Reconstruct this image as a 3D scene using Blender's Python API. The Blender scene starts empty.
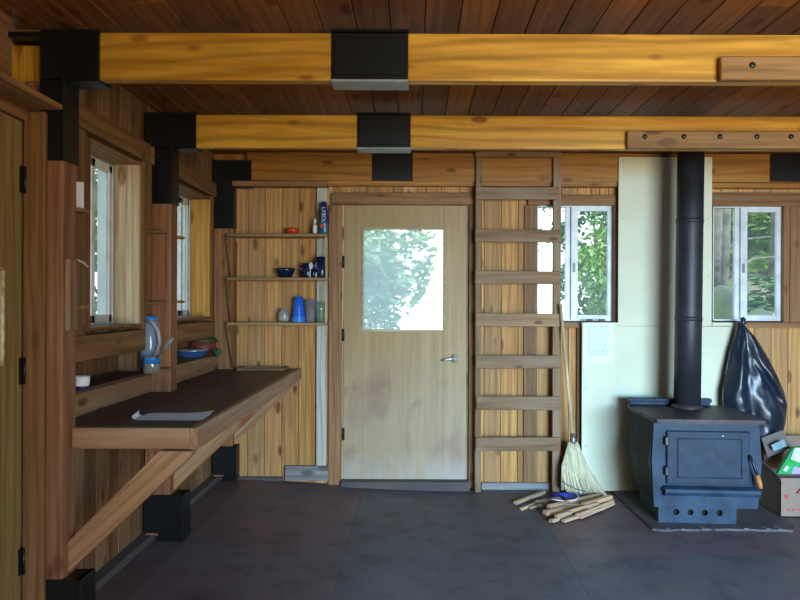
import bpy, bmesh, math, random
from mathutils import Vector, Matrix
from mathutils import noise as mnoise
random.seed(11)
S = bpy.context.scene
C = S.collection
# ------------------------------------------------------------------ camera, world, lights, exposure
F = 700.0; CX = 416.0; CY = 302.0; H = 1.38; ROLL = math.radians(0.2)
cam = bpy.data.cameras.new('camera'); camo = bpy.data.objects.new('camera', cam); C.objects.link(camo)
camo.location = (0, 0, H); camo.rotation_euler = (math.radians(90), -ROLL, 0)
cam.sensor_width = 36; cam.lens = 36 * F / 800; cam.shift_x = -(CX - 400) / 800; cam.shift_y = (CY - 300) / 800
cam.clip_start = 0.05; cam.clip_end = 300
S.camera = camo
w = bpy.data.worlds.new('sky'); S.world = w; w.use_nodes = True
nt = w.node_tree; nt.nodes.clear()
wo = nt.nodes.new('ShaderNodeOutputWorld'); bg = nt.nodes.new('ShaderNodeBackground')
tc = nt.nodes.new('ShaderNodeTexCoord'); sp = nt.nodes.new('ShaderNodeSeparateXYZ'); cr = nt.nodes.new('ShaderNodeValToRGB')
nt.links.new(tc.outputs['Generated'], sp.inputs[0]); nt.links.new(sp.outputs['Z'], cr.inputs[0])
cr.color_ramp.elements[0].position = 0.0; cr.color_ramp.elements[0].color = (.95, .98, .96, 1)
cr.color_ramp.elements[1].position = 0.55; cr.color_ramp.elements[1].color = (.42, .64, 1.0, 1)
nt.links.new(cr.outputs[0], bg.inputs[0]); bg.inputs[1].default_value = 4.0
nt.links.new(bg.outputs[0], wo.inputs[0])
def sun(name, col, power, d):
    l = bpy.data.lights.new(name, 'SUN'); l.color = col; l.energy = power; l.angle = math.radians(1.5)
    o = bpy.data.objects.new(name, l); C.objects.link(o)
    o.rotation_euler = Vector(d).to_track_quat('-Z', 'Y').to_euler(); o.location = (2, -8, 12)
sun('sun', (1, .95, .85), 4.5, (-.35, .8, -1.25))
def area(name, col, power, loc, d, sx, sy, spread=180):
    l = bpy.data.lights.new(name, 'AREA'); l.shape = 'RECTANGLE'; l.size = sx; l.size_y = sy; l.color = col; l.energy = power; l.spread = math.radians(spread)
    o = bpy.data.objects.new(name, l); C.objects.link(o)
    o.location = loc; o.rotation_euler = Vector(d).to_track_quat('-Z', 'Z').to_euler()
# daylight entering by the wide open doorway behind the camera: cool from the sky, warm off the sunlit ground
area('doorway_skylight', (.33, .66, 1.0), 165, (2.5, -2.0, 1.45), (-.12, 1, -.38), 2.5, 1.2, 68)
area('doorway_ground_bounce', (1, .74, .40), 86, (2.4, -2.05, .8), (-.08, 1, .30), 2.6, 1.5, 110)
S.view_settings.view_transform = 'Standard'; S.view_settings.look = 'None'
S.view_settings.exposure = 0.0; S.view_settings.gamma = 1; S.view_settings.use_curve_mapping = False
S.cycles.use_denoising = True
S.cycles.max_bounces = 8; S.cycles.diffuse_bounces = 4; S.cycles.transparent_max_bounces = 12
S.cycles.sample_clamp_indirect = 4

# ------------------------------------------------------------------ helpers
def P(px, py, d):
    u = px - CX; v = py - CY
    u2 = u * math.cos(ROLL) + v * math.sin(ROLL); v2 = -u * math.sin(ROLL) + v * math.cos(ROLL)
    return u2 * d / F, H - v2 * d / F
def PV(px, py, d):
    x, z = P(px, py, d); return Vector((x, d, z))
def R(x0, y0, x1, y1, d):
    a = P(x0, (y0 + y1) / 2, d)[0]; b = P(x1, (y0 + y1) / 2, d)[0]
    t = P((x0 + x1) / 2, y0, d)[1]; q = P((x0 + x1) / 2, y1, d)[1]
    return a, b, q, t                      # x0,x1,z0,z1
def lin(c): return tuple(((v / 255) / 12.92 if v / 255 <= .04045 else ((v / 255 + .055) / 1.055) ** 2.4) for v in c)

class MB:
    def __init__(s): s.v = []; s.f = []; s.m = []; s.gc = []; s.r = []; s.sm = []
    def raw(s, verts, faces, mat=0, ax='z', smooth=False, rnd=None, M=None):
        rnd = random.random() if rnd is None else rnd
        off = Vector((rnd * 37.1, rnd * 91.7, rnd * 53.3)); n = len(s.v)
        for p in verts:
            p = Vector(p)
            g = {'x': (p.x, p.y, p.z), 'y': (p.y, p.x, p.z), 'z': (p.z, p.x, p.y)}[ax]
            s.gc.append(Vector(g) + off); s.r.append(rnd)
            s.v.append(M @ p if M is not None else p)
        for f in faces:
            s.f.append([i + n for i in f]); s.m.append(mat); s.sm.append(smooth)
        return s
    def box(s, x0, x1, y0, y1, z0, z1, ax='z', bev=0.0, mat=0, M=None, rnd=None):
        if x1 < x0: x0, x1 = x1, x0
        if y1 < y0: y0, y1 = y1, y0
        if z1 < z0: z0, z1 = z1, z0
        if bev > 0:
            bm = bmesh.new(); bmesh.ops.create_cube(bm, size=1)
            for v in bm.verts: v.co = Vector(((x0 + x1) / 2 + v.co.x * (x1 - x0), (y0 + y1) / 2 + v.co.y * (y1 - y0), (z0 + z1) / 2 + v.co.z * (z1 - z0)))
            bmesh.ops.bevel(bm, geom=bm.edges[:], offset=min(bev, (x1 - x0) * .45, (y1 - y0) * .45, (z1 - z0) * .45), segments=1 if bev < .006 else 2, affect='EDGES', profile=.6)
            bm.verts.index_update()
            vs = [v.co.copy() for v in bm.verts]; fs = [[v.index for v in f.verts] for f in bm.faces]; bm.free()
        else:
            vs = [(x, y, z) for x in (x0, x1) for y in (y0, y1) for z in (z0, z1)]
            fs = [(0, 1, 3, 2), (4, 6, 7, 5), (0, 4, 5, 1), (2, 3, 7, 6), (0, 2, 6, 4), (1, 5, 7, 3)]
        return s.raw(vs, fs, mat, ax, False, rnd, M)
    def prism(s, pts, y0, y1, mat=0, ax='x', rnd=None, M=None, plane='xz'):
        n = len(pts); vs = []
        for y in (y0, y1):
            for a, b in pts:
                vs.append({'xz': (a, y, b), 'xy': (a, b, y), 'yz': (y, a, b)}[plane])
        fs = [list(range(n))[::-1], list(range(n, 2 * n))] + [[i, (i + 1) % n, n + (i + 1) % n, n + i] for i in range(n)]
        return s.raw(vs, fs, mat, ax, False, rnd, M)
    def lathe(s, prof, seg=20, mat=0, M=None, ctr=(0, 0, 0), closed=False, smooth=True):
        vs = []; fs = []; n = len(prof)
        for r, z in prof:
            for k in range(seg):
                a = 2 * math.pi * k / seg
                vs.append((ctr[0] + r * math.cos(a), ctr[1] + r * math.sin(a), ctr[2] + z))
        for i in range(n - 1):
            for k in range(seg):
                k2 = (k + 1) % seg
                fs.append([i * seg + k, i * seg + k2, (i + 1) * seg + k2, (i + 1) * seg + k])
        if prof[0][0] > 1e-5: fs.append([k for k in range(seg)][::-1])
        if prof[-1][0] > 1e-5 and closed: fs.append([(n - 1) * seg + k for k in range(seg)])
        return s.raw(vs, fs, mat, 'z', smooth, None, M)
    def tube(s, pts, r, seg=8, mat=0, ax='z', rs=None, smooth=True, rnd=None):
        pts = [Vector(p) for p in pts]; vs = []; fs = []
        for i, p in enumerate(pts):
            t = (pts[min(i + 1, len(pts) - 1)] - pts[max(i - 1, 0)]).normalized()
            a = t.orthogonal().normalized() if i == 0 else (prev - t * prev.dot(t)).normalized()
            prev = a; b = t.cross(a); rr = rs[i] if rs else r
            for k in range(seg):
                q = 2 * math.pi * k / seg; vs.append(p + a * rr * math.cos(q) + b * rr * math.sin(q))
        for i in range(len(pts) - 1):
            for k in range(seg):
                k2 = (k + 1) % seg; fs.append([i * seg + k, i * seg + k2, (i + 1) * seg + k2, (i + 1) * seg + k])
        fs.append(list(range(seg))[::-1]); fs.append([(len(pts) - 1) * seg + k for k in range(seg)])
        return s.raw(vs, fs, mat, ax, smooth, rnd)
    def build(s, name, mats, parent=None, origin=None):
        if not isinstance(mats, (list, tuple)): mats = [mats]
        if parent is not None:
            o3 = Vector(parent.location); q = parent.parent
            while q: o3 += Vector(q.location); q = q.parent
        elif origin is not None: o3 = Vector(origin)
        else:
            lo = [min(v[i] for v in s.v) for i in range(3)]; hi = [max(v[i] for v in s.v) for i in range(3)]
            o3 = Vector(((lo[0] + hi[0]) / 2, (lo[1] + hi[1]) / 2, lo[2]))
        me = bpy.data.meshes.new(name)
        me.from_pydata([tuple(Vector(v) - o3) for v in s.v], [], s.f)
        for m in mats: me.materials.append(m)
        me.polygons.foreach_set('material_index', s.m); me.polygons.foreach_set('use_smooth', s.sm)
        a = me.attributes.new('gc', 'FLOAT_VECTOR', 'POINT'); a.data.foreach_set('vector', [c for g in s.gc for c in g])
        a = me.attributes.new('rnd', 'FLOAT', 'POINT'); a.data.foreach_set('value', s.r)
        me.update()
        o = bpy.data.objects.new(name, me); C.objects.link(o)
        if parent is not None: o.parent = parent
        else: o.location = o3
        return o
def tag(o, label, cat, group=None, kind=None):
    o['label'] = label; o['category'] = cat
    if group: o['group'] = group
    if kind: o['kind'] = kind
    return o
def thing(name, label, cat, loc, group=None):
    o = bpy.data.objects.new(name, None); o.empty_display_size = .05; C.objects.link(o); o.location = loc
    return tag(o, label, cat, group)
def struct(o): o['kind'] = 'structure'; return o
def sempty(name, loc):
    o = bpy.data.objects.new(name, None); C.objects.link(o); o.location = loc; o['kind'] = 'structure'; return o

# ------------------------------------------------------------------ materials
def newmat(name):
    m = bpy.data.materials.new(name); m.use_nodes = True; n = m.node_tree
    return m, n, n.nodes['Principled BSDF']
def mixc(n, fac, a, b, mode='MIX'):
    x = n.nodes.new('ShaderNodeMix'); x.data_type = 'RGBA'; x.blend_type = mode
    for sock, val in ((x.inputs[0], fac), (x.inputs[6], a), (x.inputs[7], b)):
        if isinstance(val, bpy.types.NodeSocket): n.links.new(val, sock)
        elif isinstance(val, tuple): sock.default_value = (*val[:3], 1)
        else: sock.default_value = val
    return x.outputs[2]
def mapr(n, v, a, b, c=0, d=1):
    x = n.nodes.new('ShaderNodeMapRange'); n.links.new(v, x.inputs[0])
    for i, q in enumerate((a, b, c, d)): x.inputs[i + 1].default_value = q
    return x.outputs[0]
def vec(n, src, sc):
    x = n.nodes.new('ShaderNodeMapping'); x.inputs['Scale'].default_value = sc
    n.links.new(src, x.inputs[0]); return x.outputs[0]
def noise(n, v, scale, detail=3, dist=0, rough=.55):
    x = n.nodes.new('ShaderNodeTexNoise'); x.inputs['Scale'].default_value = scale; x.inputs['Detail'].default_value = detail
    x.inputs['Distortion'].default_value = dist; x.inputs['Roughness'].default_value = rough
    if v is not None: n.links.new(v, x.inputs['Vector'])
    return x.outputs['Fac']
def wood(name, dark, light, knot=None, rough=.6, var=.35, alt=None, alta=.5, kn=.16, grain=15, spec=.3, bump=.25, weather=None, ring=.4):
    m, n, b = newmat(name)
    at = n.nodes.new('ShaderNodeAttribute'); at.attribute_name = 'gc'
    rn = n.nodes.new('ShaderNodeAttribute'); rn.attribute_name = 'rnd'
    g = noise(n, vec(n, at.outputs['Vector'], (.9, grain, grain)), 1, 4, 1.2)
    g2 = noise(n, vec(n, at.outputs['Vector'], (3, grain * 5, grain * 5)), 1, 2, .3)
    f = mapr(n, g, .3, .7)
    col = mixc(n, f, dark, light)
    fine = mapr(n, g2, .3, .75, .78, 1.12)
    wv = n.nodes.new('ShaderNodeTexWave'); wv.wave_type = 'RINGS'; wv.rings_direction = 'X'; wv.inputs['Scale'].default_value = 9
    wv.inputs['Distortion'].default_value = 9; wv.inputs['Detail'].default_value = 2; wv.inputs['Detail Scale'].default_value = .35
    n.links.new(vec(n, at.outputs['Vector'], (.22, 1, 1)), wv.inputs['Vector'])
    col = mixc(n, mapr(n, wv.outputs['Fac'], .55, 1, 0, ring), col, tuple(c * .5 for c in dark))
    if alt:
        wn = n.nodes.new('ShaderNodeTexWhiteNoise'); wn.noise_dimensions = '1D'; n.links.new(rn.outputs['Fac'], wn.inputs['W'])
        col = mixc(n, mapr(n, wn.outputs['Value'], .35, 1, 0, alta), col, alt)
    br = mapr(n, rn.outputs['Fac'], 0, 1, 1 - var, 1 + var * .35)
    mul = n.nodes.new('ShaderNodeMath'); mul.operation = 'MULTIPLY'; n.links.new(fine, mul.inputs[0]); n.links.new(br, mul.inputs[1])
    hsv = n.nodes.new('ShaderNodeHueSaturation'); n.links.new(col, hsv.inputs['Color']); n.links.new(mul.outputs[0], hsv.inputs['Value'])
    col = hsv.outputs[0]
    if weather:
        col = mixc(n, mapr(n, noise(n, vec(n, at.outputs['Vector'], (1.5, 6, 6)), 1, 3), .42, .68, 0, .8), col, weather)
    if knot:
        vo = n.nodes.new('ShaderNodeTexVoronoi'); vo.inputs['Scale'].default_value = 1
        n.links.new(vec(n, at.outputs['Vector'], (3.6, 8.5, 8.5)), vo.inputs['Vector'])
        k = mapr(n, vo.outputs['Distance'], kn * .95, kn * 1.5, 1, 0)
        rg = noise(n, vec(n, at.outputs['Vector'], (7, 22, 22)), 1, 2)
        kk = n.nodes.new('ShaderNodeMath'); kk.operation = 'MULTIPLY'; n.links.new(k, kk.inputs[0]); n.links.new(mapr(n, rg, .3, .6, .45, 1), kk.inputs[1]); k = kk.outputs[0]
        col = mixc(n, k, col, knot)
    n.links.new(col, b.inputs['Base Color']); b.inputs['Roughness'].default_value = rough
    b.inputs['Specular IOR Level'].default_value = spec
    bp = n.nodes.new('ShaderNodeBump'); bp.inputs['Strength'].default_value = bump; bp.inputs['Distance'].default_value = .004
    n.links.new(g2, bp.inputs['Height']); n.links.new(bp.outputs[0], b.inputs['Normal'])
    return m
def plain(name, col, rough=.5, metal=0, var=.12, scale=8, spec=.5, bump=0, col2=None, lo=.4, hi=.65, coat=0):
    m, n, b = newmat(name)
    tcn = n.nodes.new('ShaderNodeTexCoord')
    nz = noise(n, tcn.outputs['Object'], scale, 4)
    c2 = col2 if col2 else tuple(c * (1 - var * 2) for c in col)
    n.links.new(mixc(n, mapr(n, nz, lo, hi), col, c2), b.inputs['Base Color'])
    b.inputs['Roughness'].default_value = rough; b.inputs['Metallic'].default_value = metal; b.inputs['Specular IOR Level'].default_value = spec
    if coat: b.inputs['Coat Weight'].default_value = coat
    if bump:
        bp = n.nodes.new('ShaderNodeBump'); bp.inputs['Strength'].default_value = bump; bp.inputs['Distance'].default_value = .01
        n.links.new(nz, bp.inputs['Height']); n.links.new(bp.outputs[0], b.inputs['Normal'])
    return m
def glassy(name, tint=(1, 1, 1), haze=0.0, hazecol=(.8, .85, .85), gl=.06):
    m = bpy.data.materials.new(name); m.use_nodes = True; n = m.node_tree; n.nodes.clear()
    out = n.nodes.new('ShaderNodeOutputMaterial'); tr = n.nodes.new('ShaderNodeBsdfTransparent'); tr.inputs[0].default_value = (*tint, 1)
    g = n.nodes.new('ShaderNodeBsdfGlossy'); g.inputs['Roughness'].default_value = .05
    mx = n.nodes.new('ShaderNodeMixShader'); mx.inputs[0].default_value = gl
    n.links.new(tr.outputs[0], mx.inputs[1]); n.links.new(g.outputs[0], mx.inputs[2]); last = mx.outputs[0]
    if haze:
        d = n.nodes.new('ShaderNodeBsdfTranslucent'); d.inputs[0].default_value = (*hazecol, 1)
        dd = n.nodes.new('ShaderNodeBsdfDiffuse'); dd.inputs[0].default_value = (*hazecol, 1)
        m1 = n.nodes.new('ShaderNodeMixShader'); n.links.new(d.outputs[0], m1.inputs[1]); n.links.new(dd.outputs[0], m1.inputs[2])
        m2 = n.nodes.new('ShaderNodeMixShader'); m2.inputs[0].default_value = haze
        n.links.new(last, m2.inputs[1]); n.links.new(m1.outputs[0], m2.inputs[2]); last = m2.outputs[0]
    n.links.new(last, out.inputs[0]); return m

M_CEIL = wood('ceiling_boards', (.19, .06, .015), (.36, .135, .035), (.07, .02, .008), .55, .4, alt=(.17, .06, .022), alta=.8)
M_BEAM = wood('golden_beam_wood', (.52, .235, .02), (.74, .41, .055), (.22, .07, .012), .45, .18, kn=.13, grain=9, ring=.5)
M_BEAM3 = wood('amber_beam_wood', (.34, .14, .025), (.52, .245, .048), (.14, .045, .01), .5, .2, kn=.12, grain=10)
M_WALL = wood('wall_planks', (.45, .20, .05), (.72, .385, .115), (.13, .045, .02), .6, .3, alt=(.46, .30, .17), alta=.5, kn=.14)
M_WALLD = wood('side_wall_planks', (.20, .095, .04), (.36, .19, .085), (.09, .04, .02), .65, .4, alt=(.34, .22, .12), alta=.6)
M_POST = wood('post_wood', (.20, .085, .042), (.35, .165, .08), (.13, .045, .02), .55, .15, kn=.12, grain=9)
M_TRIM = wood('trim_wood', (.20, .095, .035), (.34, .175, .07), (.11, .045, .02), .6, .3, kn=.1)
M_CASING = wood('door_casing_wood', (.27, .13, .055), (.40, .205, .09), (.15, .06, .03), .6, .2, kn=.1)
M_LIGHT = wood('pale_reveal_wood', (.48, .36, .21), (.68, .55, .36), (.2, .09, .03), .55, .2)
M_YEL = wood('yellow_reveal_wood', (.50, .25, .05), (.66, .36, .08), (.25, .1, .02), .5, .2)
M_LADDER = wood('ladder_wood', (.27, .155, .075), (.42, .265, .14), (.12, .07, .04), .75, .3, kn=.1, weather=(.32, .235, .165))
M_FASCIA = wood('counter_edge_wood', (.30, .18, .10), (.50, .33, .20), (.12, .04, .02), .5, .2, weather=(.30, .13, .06))
M_BRACE = wood('brace_wood', (.34, .17, .08), (.55, .33, .18), (.24, .08, .03), .55, .2, kn=.2, weather=(.30, .12, .045))
M_DARKB = wood('dark_brown_board', (.09, .04, .02), (.17, .075, .035), None, .5, .2)
M_GREYB = wood('weathered_grey_board', (.24, .23, .22), (.38, .37, .35), (.1, .09, .08), .8, .3)
M_PALE = wood('whitened_batten', (.48, .46, .38), (.66, .66, .58), (.3, .2, .1), .7, .2, kn=.1)
M_KIND = wood('split_kindling', (.48, .28, .15), (.74, .52, .34), None, .7, .4, alt=(.35, .18, .1), alta=.7)
M_SHELF = wood('shelf_board', (.26, .15, .06), (.40, .26, .12), None, .6, .2)
M_STEEL = plain('black_steel', (.006, .007, .008), .42, .0, spec=.35)
M_WHITE = plain('white_window_frame', (.74, .78, .80), .4)
M_GREYF = plain('grey_aluminium_track', (.30, .33, .33), .45)
M_PANEL = plain('cement_board', (.72, .74, .56), .85, var=.04, scale=2.2, spec=.2)
M_GLASS = glassy('window_glass', (.90, .95, .93), haze=.06, hazecol=(.6, .7, .66), gl=.001)
M_GLASSS = glassy('dusty_side_glass', (.85, .88, .84), haze=.32, hazecol=(.30, .32, .28), gl=.001)
M_GLASSD = glassy('glow_haze_door_glass', (.93, .98, .95), haze=.3, hazecol=(.85, .95, .92), gl=.001)  # milky haze painted into the pane for the camera glow of bright outdoors
M_CHROME = plain('chrome', (.80, .80, .76), .32, .7)
M_HINGE = plain('dark_hinge_metal', (.05, .05, .055), .4, .8)
M_STOVE = plain('grey_cast_stove', (.022, .048, .085), .55, .0, col2=(.010, .024, .048), scale=7, spec=.28)
M_STOVED = plain('stove_door_iron', (.014, .030, .058), .55, .0, col2=(.008, .018, .036), scale=14, spec=.28, bump=.1)
M_STOVES = plain('shaded_stove_iron', (.011, .011, .013), .6, .1, col2=(.009, .009, .011), scale=6, spec=.15)  # stove iron again, with the shade on the sides painted in as darker colour
M_RUST = plain('rusty_stove_top', (.065, .038, .042), .5, .2, col2=(.02, .02, .03), scale=9, spec=.3, bump=.1)
M_PIPE = plain('black_stove_pipe', (.028, .032, .04), .5, .2, col2=(.02, .021, .025), scale=4)
M_HOLE = plain('hole_shade_and_joint_black', (.003, .003, .003), .9)  # black put behind the plinth holes as their shade, also under floor joints
M_PAPER = plain('white_paper', (.80, .88, .95), .6, var=.03)
M_INK = plain('faded_grey_ink', (.30, .46, .50), .7)
M_CARD = plain('cardboard', (.27, .185, .14), .8, var=.06, scale=20)
M_CARDI = plain('cardboard_inside', (.19, .16, .14), .85, var=.06)
M_RED = plain('red_plastic', (.75, .05, .02), .35)
M_REDP = plain('red_print', (.45, .08, .06), .6)
M_NAVY = plain('navy_enamel', (.006, .018, .055), .25)
M_BLUE = plain('bright_blue_plastic', (.01, .14, .75), .35)
M_BLUE2 = plain('light_blue_plastic', (.04, .28, .85), .35)
M_CAN = plain('dark_blue_can', (.012, .03, .16), .3)
M_TEAL = plain('teal_can', (.02, .16, .25), .35)
M_WPL = plain('white_plastic', (.75, .76, .72), .35)
M_GREEN = plain('green_print', (.03, .42, .10), .4)
M_GREENL = plain('green_tarp', (.02, .33, .18), .45)
M_PURP = plain('lilac_print', (.45, .35, .6), .4)
M_OLIVE = plain('dark_green_lid', (.05, .085, .03), .5)
M_CLAY = plain('red_brown_pot', (.22, .05, .03), .5)
M_BAG = plain('black_plastic_bag', (.012, .020, .036), .34, var=.1, spec=.55, bump=.3, scale=14)
M_STRAW = wood('broom_straw', (.52, .46, .27), (.74, .68, .46), None, .8, .3, grain=40)
M_BHAND = wood('broom_handle', (.60, .45, .25), (.75, .60, .38), None, .5, .1)
M_CLEARB = glassy('clear_blue_plastic', (.75, .88, .98), haze=.6, hazecol=(.55, .70, .88), gl=.12)
M_CLEAR = glassy('clear_glass', (.9, .93, .92), haze=.35, hazecol=(.7, .72, .68), gl=.15)
M_FROST = glassy('frosted_plastic', (.85, .85, .9), haze=.6, hazecol=(.5, .46, .48), gl=.08)
M_GGLASS = glassy('green_glass', (.75, .9, .75), haze=.45, hazecol=(.45, .58, .45), gl=.15)
M_ORANGE = wood('orange_handle', (.45, .16, .04), (.6, .25, .07))
M_TRAY = plain('aluminium_tray', (.28, .28, .27), .35, .7)

# worktop: dark stained plywood
def worktop():
    m, n, b = newmat('dark_worktop'); t = n.nodes.new('ShaderNodeTexCoord')
    a = noise(n, vec(n, t.outputs['Object'], (9, 1.2, 1)), 1.5, 4)
    col = mixc(n, mapr(n, a, .35, .7), (.050, .026, .020), (.10, .055, .042))
    n.links.new(col, b.inputs['Base Color']); b.inputs['Roughness'].default_value = .5; b.inputs['Specular IOR Level'].default_value = .3
    return m
M_TOP = worktop()
# door: pale plywood with its own reddish water stains and grey marks near the bottom, plus painted cool light
def door_ply():
    m, n, b = newmat('pale_door_plywood'); t = n.nodes.new('ShaderNodeTexCoord'); o = t.outputs['Object']
    g = noise(n, vec(n, o, (26, 26, 1.1)), 1, 4, .8)
    col = mixc(n, mapr(n, g, .3, .7), (.32, .20, .072), (.44, .295, .125))
    sx = n.nodes.new('ShaderNodeSeparateXYZ'); n.links.new(o, sx.inputs[0])
    nz = noise(n, vec(n, o, (4.2, 4.2, 2.2)), 1, 3, .8)
    st = mapr(n, nz, .50, .64, 0, .9)
    low = mapr(n, sx.outputs['Z'], .95, .75, 0, 1)
    mm = n.nodes.new('ShaderNodeMath'); mm.operation = 'MULTIPLY'; n.links.new(st, mm.inputs[0]); n.links.new(low, mm.inputs[1])
    col = mixc(n, mm.outputs[0], col, (.24, .10, .045))
    nw = noise(n, vec(n, o, (5, 5, 2.5)), 1, 3, .5)
    ms = n.nodes.new('ShaderNodeMath'); ms.operation = 'MULTIPLY'
    n.links.new(mapr(n, sx.outputs['Z'], .28, .02, 0, 1), ms.inputs[0]); n.links.new(mapr(n, nw, .3, .6, .1, 1), ms.inputs[1])
    col = mixc(n, ms.outputs[0], col, (.50, .47, .43))
    cool_tint = mapr(n, sx.outputs['Z'], 1.1, .5, 0, .38)  # light put into colour: lower door greyed as cool-lit, yellower top as warm-lit
    col = mixc(n, cool_tint, col, (.42, .36, .28))
    n.links.new(col, b.inputs['Base Color']); b.inputs['Roughness'].default_value = .5
    return m
M_DOOR = door_ply()
M_DOORL = wood('brown_side_door', (.27, .185, .06), (.33, .235, .085), None, .5, .1)
def floor_mat():
    m, n, b = newmat('painted_plywood_floor'); t = n.nodes.new('ShaderNodeTexCoord'); o = t.outputs['Object']
    rn = n.nodes.new('ShaderNodeAttribute'); rn.attribute_name = 'rnd'
    base = mixc(n, rn.outputs['Fac'], (.082, .090, .110), (.150, .086, .094))
    a = noise(n, o, 1.7, 5, .6); col = mixc(n, mapr(n, a, .45, .62, 0, .6), base, (.135, .12, .115))
    c = noise(n, vec(n, o, (5, 5, 5)), 1, 6, 0, .7); col = mixc(n, mapr(n, c, .5, .7, 0, .7), col, (.035, .028, .032))
    d = noise(n, vec(n, o, (22, 22, 22)), 1, 2); col = mixc(n, mapr(n, d, .68, .76, 0, .35), col, (.15, .14, .13))
    n.links.new(col, b.inputs['Base Color'])
    n.links.new(mapr(n, a, .3, .7, .42, .62), b.inputs['Roughness']); b.inputs['Specular IOR Level'].default_value = .35
    return m
M_FLOOR = floor_mat()
M_BEAD = wood('pale_bead', (.45, .36, .2), (.6, .5, .3))
M_SILL = plain('dusty_dark_sill', (.10, .085, .08), .8, scale=5)
M_SCAB = wood('brown_scab_board', (.27, .13, .04), (.40, .22, .08), (.12, .05, .02), .6, .15)
M_HEARTH = plain('hearth_slab', (.10, .078, .075), .65, col2=(.06, .052, .06), scale=7, bump=.3)
M_DARKF = plain('dark_threshold', (.03, .03, .034), .5)
M_SIDING = wood('outer_siding', (.2, .12, .06), (.3, .19, .1))
M_GROUND = plain('mossy_ground', (.12, .17, .04), .95, col2=(.22, .18, .12), scale=1.4, lo=.42, hi=.6)
M_BARK = plain('bark', (.22, .19, .15), .9, col2=(.07, .055, .045), scale=6, bump=.5)
M_LEAF = [plain('leaf_' + k, c, .6, col2=c2, scale=1.3) for k, c, c2 in (
    ('bright', (.25, .40, .07), (.10, .22, .04)), ('mid', (.10, .20, .06), (.05, .12, .035)), ('grey', (.22, .32, .16), (.08, .15, .08)))]
M_ROCK = plain('mossy_rock', (.07, .075, .05), .9, col2=(.12, .17, .04), scale=2.5, bump=.5)

# ------------------------------------------------------------------ structure
WY = 5.185      # back wall face
LX = -1.50      # left wall face
RX = 3.7; RY = -2.1; CZ = 2.47; BT = 2.40
def fz(x):
    t = max(0, min(1, (0.4 - x) / 1.65)); return .07 * t ** 1.6
# floor: plywood sheets, the left side a little higher (a settled cabin)
mb = MB()
xs = [-1.7, -1.25, -.9, -.38, -.1, .2, .82, 1.5, 2.04, 3.26, 3.9]; sheets_x = [-1.6, -.38, .82, 2.04, 3.26]
ys = [RY - .2, -.9, .4, 1.41, 2.63, 3.85, 5.3]
def shade(i, j): return [[.9, .15, .8, .55, .4], [.5, .3, .6, .2, .7], [.7, .2, .25, .35, .5], [.9, .15, .8, .55, .4], [.75, .1, .3, .3, .4], [.85, .12, .95, .85, .6]][j % 6][i % 5]
for i in range(len(xs) - 1):
    for j in range(len(ys) - 1):
        mid = (xs[i] + xs[i + 1]) / 2; k = max(0, sum(1 for q in sheets_x if q < mid) - 1)
        x0, x1, y0, y1 = xs[i], xs[i + 1], ys[j], ys[j + 1]
        e = .0007
        a0 = x0 + (e if x0 in sheets_x else 0); a1 = x1 - (e if x1 in sheets_x else 0)
        vs = [(a0, y0 + e, fz(x0)), (a1, y0 + e, fz(x1)), (a1, y1 - e, fz(x1)), (a0, y1 - e, fz(x0))]
        vs += [(p[0], p[1], p[2] - .02) for p in vs]
        mb.raw(vs, [(0, 1, 2, 3), (4, 7, 6, 5), (0, 4, 5, 1), (1, 5, 6, 2), (2, 6, 7, 3), (3, 7, 4, 0)], 0, 'y', rnd=shade(k, j))
mb.box(-1.8, 3.9, RY - .2, 5.4, -.2, -.021, 'y', mat=1)
struct(mb.build('floor', [M_FLOOR, M_HOLE], origin=(0, 0, 0)))
# ceiling: boards running away from the camera, roof slab above
mb = MB(); x = -1.86; pw = .135
while x < 3.9:
    r = random.random(); y = RY - .1 - random.random() * 1.5
    while y < 5.4:
        y2 = min(5.4, y + random.choice((2.4, 3.6, 4.8)))
        if y2 > RY - .1: mb.box(x + .0015, x + pw - .0015, max(y, RY - .1), y2 - .001, CZ, CZ + .02, 'y', bev=.003, rnd=(r + random.random() * .3) % 1)
        y = y2
    x += pw
mb.box(-1.9, 3.95, RY - .15, 5.45, CZ + .018, CZ + .16, 'y', mat=1)
struct(mb.build('ceiling', [M_CEIL, M_SIDING], origin=(0, 0, CZ)))

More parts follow.
